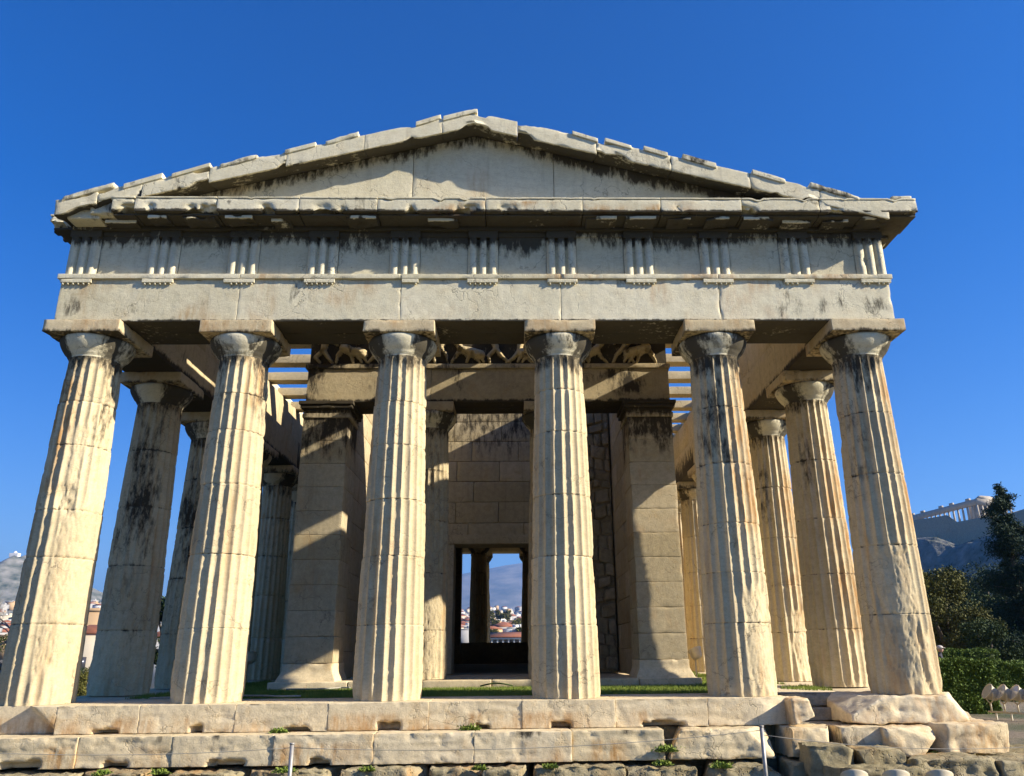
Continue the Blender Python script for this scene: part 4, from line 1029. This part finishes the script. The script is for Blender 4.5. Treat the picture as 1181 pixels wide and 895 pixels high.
# ------------------------------------------------------------------ far background
FARM = plain('mountain_scrub', (.10, .11, .07), (.34, .30, .22), .95, .004)
def ridge(name, u0, u1, dist, prof, depth, base, seed, amp, mat, nx=160, ny=40, dr=None):
    """a hill built at its own distance: prof(s) gives crest height in metres for s in 0..1 from left to right"""
    p0 = PT(u0, 740, dist); p1 = PT(u1, 740, dist)
    X = np.linspace(p0.x, p1.x, nx); Y = np.linspace(-1, 1, ny)
    XX, YY = np.meshgrid(X, Y, indexing='ij'); s = (XX-p0.x)/(p1.x-p0.x)
    hh = np.interp(s, *zip(*prof)); cross = np.clip(1-np.abs(YY)**1.3, 0, 1)
    P = np.stack([XX, YY*depth, 0*XX], -1).reshape(-1, 3)*(6./(p1.x-p0.x))
    yc = p0.y+0*XX
    if dr:
        dd = dist+(dr-dist)*s; uu = u0+(u1-u0)*s; pts_ = [PT(float(u_), 740, float(d_)) for u_, d_ in zip(uu[:, 0], dd[:, 0])]
        XX = np.array([[p_.x] for p_ in pts_])+0*XX; yc = np.array([[p_.y] for p_ in pts_])+0*XX
    P = P+seed*3.3
    n = fbm(P, seed, 6, .55).reshape(XX.shape); n = 1-np.abs(n*2-1)
    Z = base+(hh-base)*cross+(n-.6)*amp*np.clip(cross*3, 0, 1)*np.where(np.abs(YY) < .12, .35, 1)
    V = np.stack([XX+(0 if dr is None else YY*depth*.8), yc+YY*depth, Z], -1).reshape(-1, 3); i = np.arange(XX.size).reshape(XX.shape)
    Q = np.stack([i[:-1, :-1], i[1:, :-1], i[1:, 1:], i[:-1, 1:]], -1).reshape(-1, 4)
    return tag(mesh(name, V, Q, None, mat, smooth=True), kind='structure')
def zat(v, dist, u=580):
    return PT(u, v, dist).z
D = 9000
ridge('mountain', -1200, 2400, D, [(0, 300), (.3, zat(735, D)), (.42, zat(690, D)), (.475, zat(653, D)), (.481, zat(650, D)), (.486, zat(646, D)), (.492, zat(642, D)), (.53, zat(643, D)), (.6, zat(690, D)), (.75, 300), (1, 250)], 2600, -60, 3, 150, FARM, 420, 60)
D = 2600
ROCKF = plain('hill_limestone', (.3, .28, .23), (.05, .065, .03), .95, .03)
ridge('hill', -400, 190, D, [(0, 60), (.25, 110), (.5, zat(668, D, -20)), (.64, zat(655, D, 0)), (.70, zat(641, D, 15)), (.74, zat(652, D, 25)), (.82, zat(672, D, 60)), (.87, zat(688, D, 110)), (1, 40)], 500, -30, 6, 55, ROCKF, 200, 50)
V, Q = rbox((-14, 14, -8, 8, 0, 12), 4, .5, 0, 0); p = PT(17, 641, D)
t = thing('hilltop_chapel', 'tiny white chapel on top of the rocky hill at the left edge', 'chapel', (p.x, p.y, p.z-4)); mesh('wall', V, Q, None, plain('whitewash', (.75, .73, .68), (.7, .68, .62), .8), t)
V, Q = lathe([(6, 10), (5.5, 15), (3.5, 18), (.1, 19.5)], 12); mesh('dome', V, Q, None, plain('whitewash', (.75, .73, .68), (.7, .68, .62), .8), t, smooth=True)

# citadel rock with its temple
D = 560; CROCK = stone('citadel_rock', (.46, .4, .3), (.34, .3, .24), (.14, .14, .1), och=.2, bump=.3); 
SCRUB = plain('scrub_slope', (.26, .24, .2), (.03, .048, .02), .95, .07, 1)
SCRUB.node_tree.nodes['Bump'].inputs['Distance'].default_value = 8; CROCK.node_tree.nodes['Bump'].inputs['Distance'].default_value = 1.5
[setattr(n.inputs['Detail'], 'default_value', 10) for n in SCRUB.node_tree.nodes if n.type == 'TEX_NOISE']
def DD(u): return 720-(u-1000)/500*420
ridge('citadel_hill', 1000, 1500, 720, [((u-1000)/500, zat(v, DD(u), u)) for u, v in ((1000, 655), (1050, 634), (1075, 622), (1100, 620), (1125, 630), (1150, 622), (1181, 614), (1300, 610))]+[(1, 20)], 70, -14, 9, 13, SCRUB, 260, 90, dr=300)
def wallrun(us, vt, vb, d, mat, nm, lb):
    a = Acc(); t = thing(nm, lb, 'wall', tuple(PT(us[0], vb[0], DD(us[0])+25)))
    pts = [PT(u, v, DD(u)+25) for u, v in zip(us, vt)]; bot = [PT(u, v, DD(u)+25) for u, v in zip(us, vb)]
    o3 = t.location
    nseg = 260; V = []; Q = []; uu = np.linspace(0, len(us)-1, nseg)
    for j in range(31):
        for s in uu:
            i0 = min(int(s), len(us)-2); f = s-i0; T_ = pts[i0].lerp(pts[i0+1], f); B_ = bot[i0].lerp(bot[i0+1], f); p = B_.lerp(T_, j/30); V.append(tuple(p-o3-Vector((0, 14*(1-j/30)**1.5, 0))))
    V = np.array(V); n = fbm(V*np.array([.09, .09, .05]), 5, 6, .6); V[:, 1] += (n-.5)*26*sm(31-np.repeat(np.arange(31), nseg), 2, 16)+(fbm(V*.5, 9, 4)-.5)*2.5
    for j in range(30):
        for i_ in range(nseg-1): Q.append((j*nseg+i_, j*nseg+i_+1, (j+1)*nseg+i_+1, (j+1)*nseg+i_))
    Vb = V+np.array([0, 14, 0]); n0 = len(V); Q2 = [(q_[3]+n0, q_[2]+n0, q_[1]+n0, q_[0]+n0) for q_ in Q]
    top = [((30*nseg+i_), (30*nseg+i_+1), (30*nseg+i_+1+n0), (30*nseg+i_+n0)) for i_ in range(nseg-1)]
    mesh('masonry', np.concatenate([V, Vb]), Q+Q2+top, None, mat, t, smooth=False)
wallrun([1030, 1052, 1075, 1092, 1104, 1130, 1160, 1185, 1230], [612, 600, 597, 594, 602, 597, 594, 586, 584], [690, 682, 678, 676, 680, 676, 672, 668, 665], 545, CROCK, 'fortification_wall', 'grey stone fortification wall on the citadel rock at right')
# the citadel temple: nearest corner at u=1130
PM = plain('pale_far_marble', (.5, .43, .32), (.36, .31, .23), .9, .3)
tp = thing('ruined_temple', 'small ruined marble temple with open colonnade on top of the citadel at right', 'temple', (0, 0, 0))
A0 = PT(1130, 600, 690); zb = A0.z-2
ax = Vector((-.62, .785, 0)).normalized()*1.0; fr_ = Vector((.94, .34, 0)).normalized()
hC = zat(573.5, 690, 1130)-zb
def seg(a_, p, q, w, z0, z1):
    d = (q-p).normalized(); n_ = Vector((-d.y, d.x, 0))*w/2
    V = [(*(c_.xy), z) for z in (z0, z1) for c_ in (p-n_, q-n_, q+n_, p+n_)]
    a_.add(np.array([(v[0], v[1], v[2]) for v in V]), [(3, 2, 1, 0), (4, 5, 6, 7), (0, 1, 5, 4), (1, 2, 6, 5), (2, 3, 7, 6), (3, 0, 4, 7)])
far_ = PT(1046, 600, 790); far_.z = A0.z
rt_ = PT(1168, 600, 712); rt_.z = A0.z
a = Acc(); seg(a, A0, far_, 2.6, zb+hC*.70, zb+hC*.93); seg(a, A0, rt_, 2.6, zb+hC*.70, zb+hC*.95)
for k in range(5):
    f = [.08, .3, .45, .72, .88][k]; p = A0.lerp(far_, f); seg(a, p, A0.lerp(far_, f+.04), 2.4, zb+hC*.93, zb+hC*1.02)
a.build('entablature', PM, tp)
a = Acc(); p, q = A0.lerp(rt_, .02), A0.lerp(rt_, .7); d = (q-p); n_ = Vector((-d.y, d.x, 0)).normalized()*1.2
V = [tuple(p-n_)[:2]+(zb+hC*.955,), tuple(q-n_)[:2]+(zb+hC*.955,), tuple(p.lerp(q, .55)-n_)[:2]+(zb+hC*1.10,), tuple(p.lerp(q, .15)-n_)[:2]+(zb+hC*1.08,)]
V += [(v[0]+2*n_.x, v[1]+2*n_.y, v[2]) for v in V]
a.add(np.array(V), [(0, 1, 2, 3), (7, 6, 5, 4), (0, 4, 5, 1), (1, 5, 6, 2), (2, 6, 7, 3), (3, 7, 4, 0)]); a.build('pediment', PM, tp)
a = Acc(); seg(a, A0.lerp(far_, -.02), far_, 4, zb-30, zb+.6); seg(a, A0, rt_, 4, zb-30, zb+.6); a.build('platform', PM, tp)
for k in range(17):
    p = A0.lerp(far_, k/16.); a = Acc(); a.add(*tube([(p.x, p.y, zb+.5), (p.x, p.y, zb+hC*.7)], [1.05, .85], 10)); a.build('column', PM, tp)
for k in range(1, 8):
    p = A0.lerp(rt_, k/7.); a = Acc(); a.add(*tube([(p.x, p.y, zb+.5), (p.x, p.y, zb+hC*.7)], [1.05, .85], 10)); a.build('column', PM, tp)
a = Acc(); seg(a, A0.lerp(far_, .02)+fr_*8, A0.lerp(far_, .17)+fr_*8, 3, zb, zb+hC*.8); seg(a, A0.lerp(far_, .07)+fr_*4, A0.lerp(rt_, .9)+ax*9, 2, zb, zb+hC*.8); a.build('inner_wall', PM, tp)

# city seen through the doorway and between the left columns
WALLS = [plain('render_cream', (.6, .52, .38), (.5, .43, .32), .9, .3), plain('render_white', (.68, .66, .6), (.6, .57, .5), .9, .3), plain('render_ochre', (.55, .38, .2), (.5, .33, .18), .9, .3), plain('render_grey', (.42, .4, .37), (.34, .33, .3), .9, .3)]
TILE = plain('roof_tiles', (.32, .12, .06), (.24, .09, .05), .9, 1.5)
WIN = plain('dark_window', (.03, .035, .045), (.05, .05, .06), .2, 1, spec=.6)
def house(x, y, g, w, d, h, wm, roof, label, cat='house', group=None, wins=True, name='town_house', rot=0):
    t = thing(name, label, cat, (x, y, g), group); t.rotation_euler = (0, 0, rot)
    V, Q = box((-w/2, w/2, 0, d, -4, h)); mesh('wall', V, Q, None, wm, t)
    if roof:
        e = .35; rh = w*.16
        V = [(-w/2-e, -e, h+.01), (w/2+e, -e, h+.01), (w/2+e, d+e, h+.01), (-w/2-e, d+e, h+.01), (-w/2+w*.3, d/2, h+rh), (w/2-w*.3, d/2, h+rh)]
        mesh('roof', V, [(0, 1, 5, 4), (2, 3, 4, 5), (3, 2, 1, 0)], [(1, 2, 5), (3, 0, 4)], TILE, t)
    else:
        a = Acc(); a.add(*box((-w/2-.1, w/2+.1, -.1, .15, h+.003, h+.6))); a.add(*box((w*.1, w*.3, d*.4, d*.7, h+.003, h+2.2))); a.build('parapet', wm, t)
    if wins:
        st = max(1, int(h/3)); nw = max(2, int(w/3))
        for i_ in range(st):
            for j in range(nw):
                x0 = -w/2+(j+.5)*w/nw; V, Q = box((x0-.45, x0+.45, -.05, .1, i_*3+.9, i_*3+2.2)); mesh('window', V, Q, None, WIN, t)
    return t
rs = random.Random(21)
p = at(101, 92); house(p[0], p[1]+2, PT(100, 782, 92).z, 6.5, 7, PT(100, 730, 92).z-PT(100, 782, 92).z, WALLS[0], True, 'cream house with a red tiled roof between the first and second columns', rot=.5)
p = at(112, 140); house(p[0], p[1], PT(100, 760, 140).z, 9, 8, PT(100, 706, 140).z-PT(100, 760, 140).z, WALLS[2], False, 'ochre apartment block above the red roofed house at left', 'building', rot=.5)
p = at(196, 130); house(p[0], p[1], PT(196, 765, 130).z, 8, 8, PT(196, 735, 130).z-PT(196, 765, 130).z, WALLS[1], True, 'white house with tiled roof glimpsed beside the second flank column', rot=.4)
def scatter(us, n, d0, d1, v0, v1, lb, grp):
    for k in range(n):
        f = (k+rs.random())/n; d = d0*(d1/d0)**f; u = rs.uniform(*us); v = v0+(v1-v0)*f+rs.uniform(-2, 2)
        p = PT(u, v, d); w = rs.uniform(8, 15); hh = rs.uniform(6, 12)
        house(p.x, p.y, p.z-hh, w, 12, hh, rs.choice(WALLS), rs.random() < .3, lb, 'building', grp, wins=False, name='distant_building', rot=rs.uniform(-.4, .4))
scatter((518, 543), 50, 430, 2300, 726, 700, 'distant pale building of the hazy city seen through the doorway', 'city buildings through the doorway')
scatter((556, 606), 110, 430, 2300, 726, 700, 'distant pale building of the hazy city seen through the doorway', 'city buildings through the doorway')
scatter((84, 122), 45, 330, 1500, 735, 690, 'distant white building on the hillside between the first two columns', 'city buildings at left')
scatter((-20, 30), 40, 330, 1500, 735, 690, 'distant white building at the left edge of the picture', 'city buildings at the left edge')
scatter((178, 206), 12, 260, 1900, 742, 694, 'distant building glimpsed between the left flank columns', 'city buildings between flank columns')
for k, (u, d, v) in enumerate([(568, 620, 706), (577, 640, 704), (585, 660, 705), (566, 330, 727), (604, 350, 725), (572, 480, 716), (596, 520, 714)]):
    p = PT(u, v, d); broadtree('dense_tree', 'green tree among the hazy city roofs beyond the doorway', (p.x, p.y, p.z-9), 10, 9, 3000, .5, OLIVE, 80+k, .2, group='trees in the city beyond the doorway')
# long colonnaded hall with red roof
D = 210; p0 = PT(548, 743, D); p1 = PT(625, 743, D)
t = thing('colonnaded_hall', 'long hall with red tiled roof and white colonnade seen through the doorway', 'building', (p0.x, p0.y, p0.z)); Lx = p1.x-p0.x
zc = PT(580, 737, D).z-p0.z; zr_ = PT(580, 729, D+8).z-p0.z
V, Q = box((0, Lx, 1.5, 10, -6, zc-.1)); mesh('wall', V, Q, None, WALLS[3], t)
V = [(-1, -.5, zc+.6), (Lx+1, -.5, zc+.6), (Lx+1, 8, zr_), (-1, 8, zr_), (-1, -.5, zc+.35), (Lx+1, -.5, zc+.35), (Lx+1, 8, zc), (-1, 8, zc)]
mesh('roof', V, [(0, 1, 2, 3), (4, 7, 6, 5), (0, 4, 5, 1), (3, 2, 6, 7), (0, 3, 7, 4), (1, 5, 6, 2)], None, TILE, t)
V, Q = box((-.5, Lx+.5, -.3, .8, zc-.1, zc+.34)); mesh('entablature', V, Q, None, WALLS[1], t)
for k in range(13): a = Acc(); a.add(*tube([(Lx*k/12, .3, -5), (Lx*k/12, .3, zc-.1)], [.3, .26], 8)); a.build('column', WALLS[1], t)

# ------------------------------------------------------------------ air
hz = bpy.data.materials.new('air'); hz.use_nodes = True; t = hz.node_tree
for n in list(t.nodes):
    if n.type == 'BSDF_PRINCIPLED': t.nodes.remove(n)
vp = N(t, 'ShaderNodeVolumePrincipled'); vp.inputs['Color'].default_value = (.16, .42, 1, 1); vp.inputs['Density'].default_value = 1.0e-4; vp.inputs['Anisotropy'].default_value = .2
t.links.new(vp.outputs[0], [n for n in t.nodes if n.type == 'OUTPUT_MATERIAL'][0].inputs['Volume'])
V, Q = box((-16500, 16500, -16500, 16500, -80, 1350)); o = mesh('haze', V, Q, None, hz); tag(o, kind='stuff')
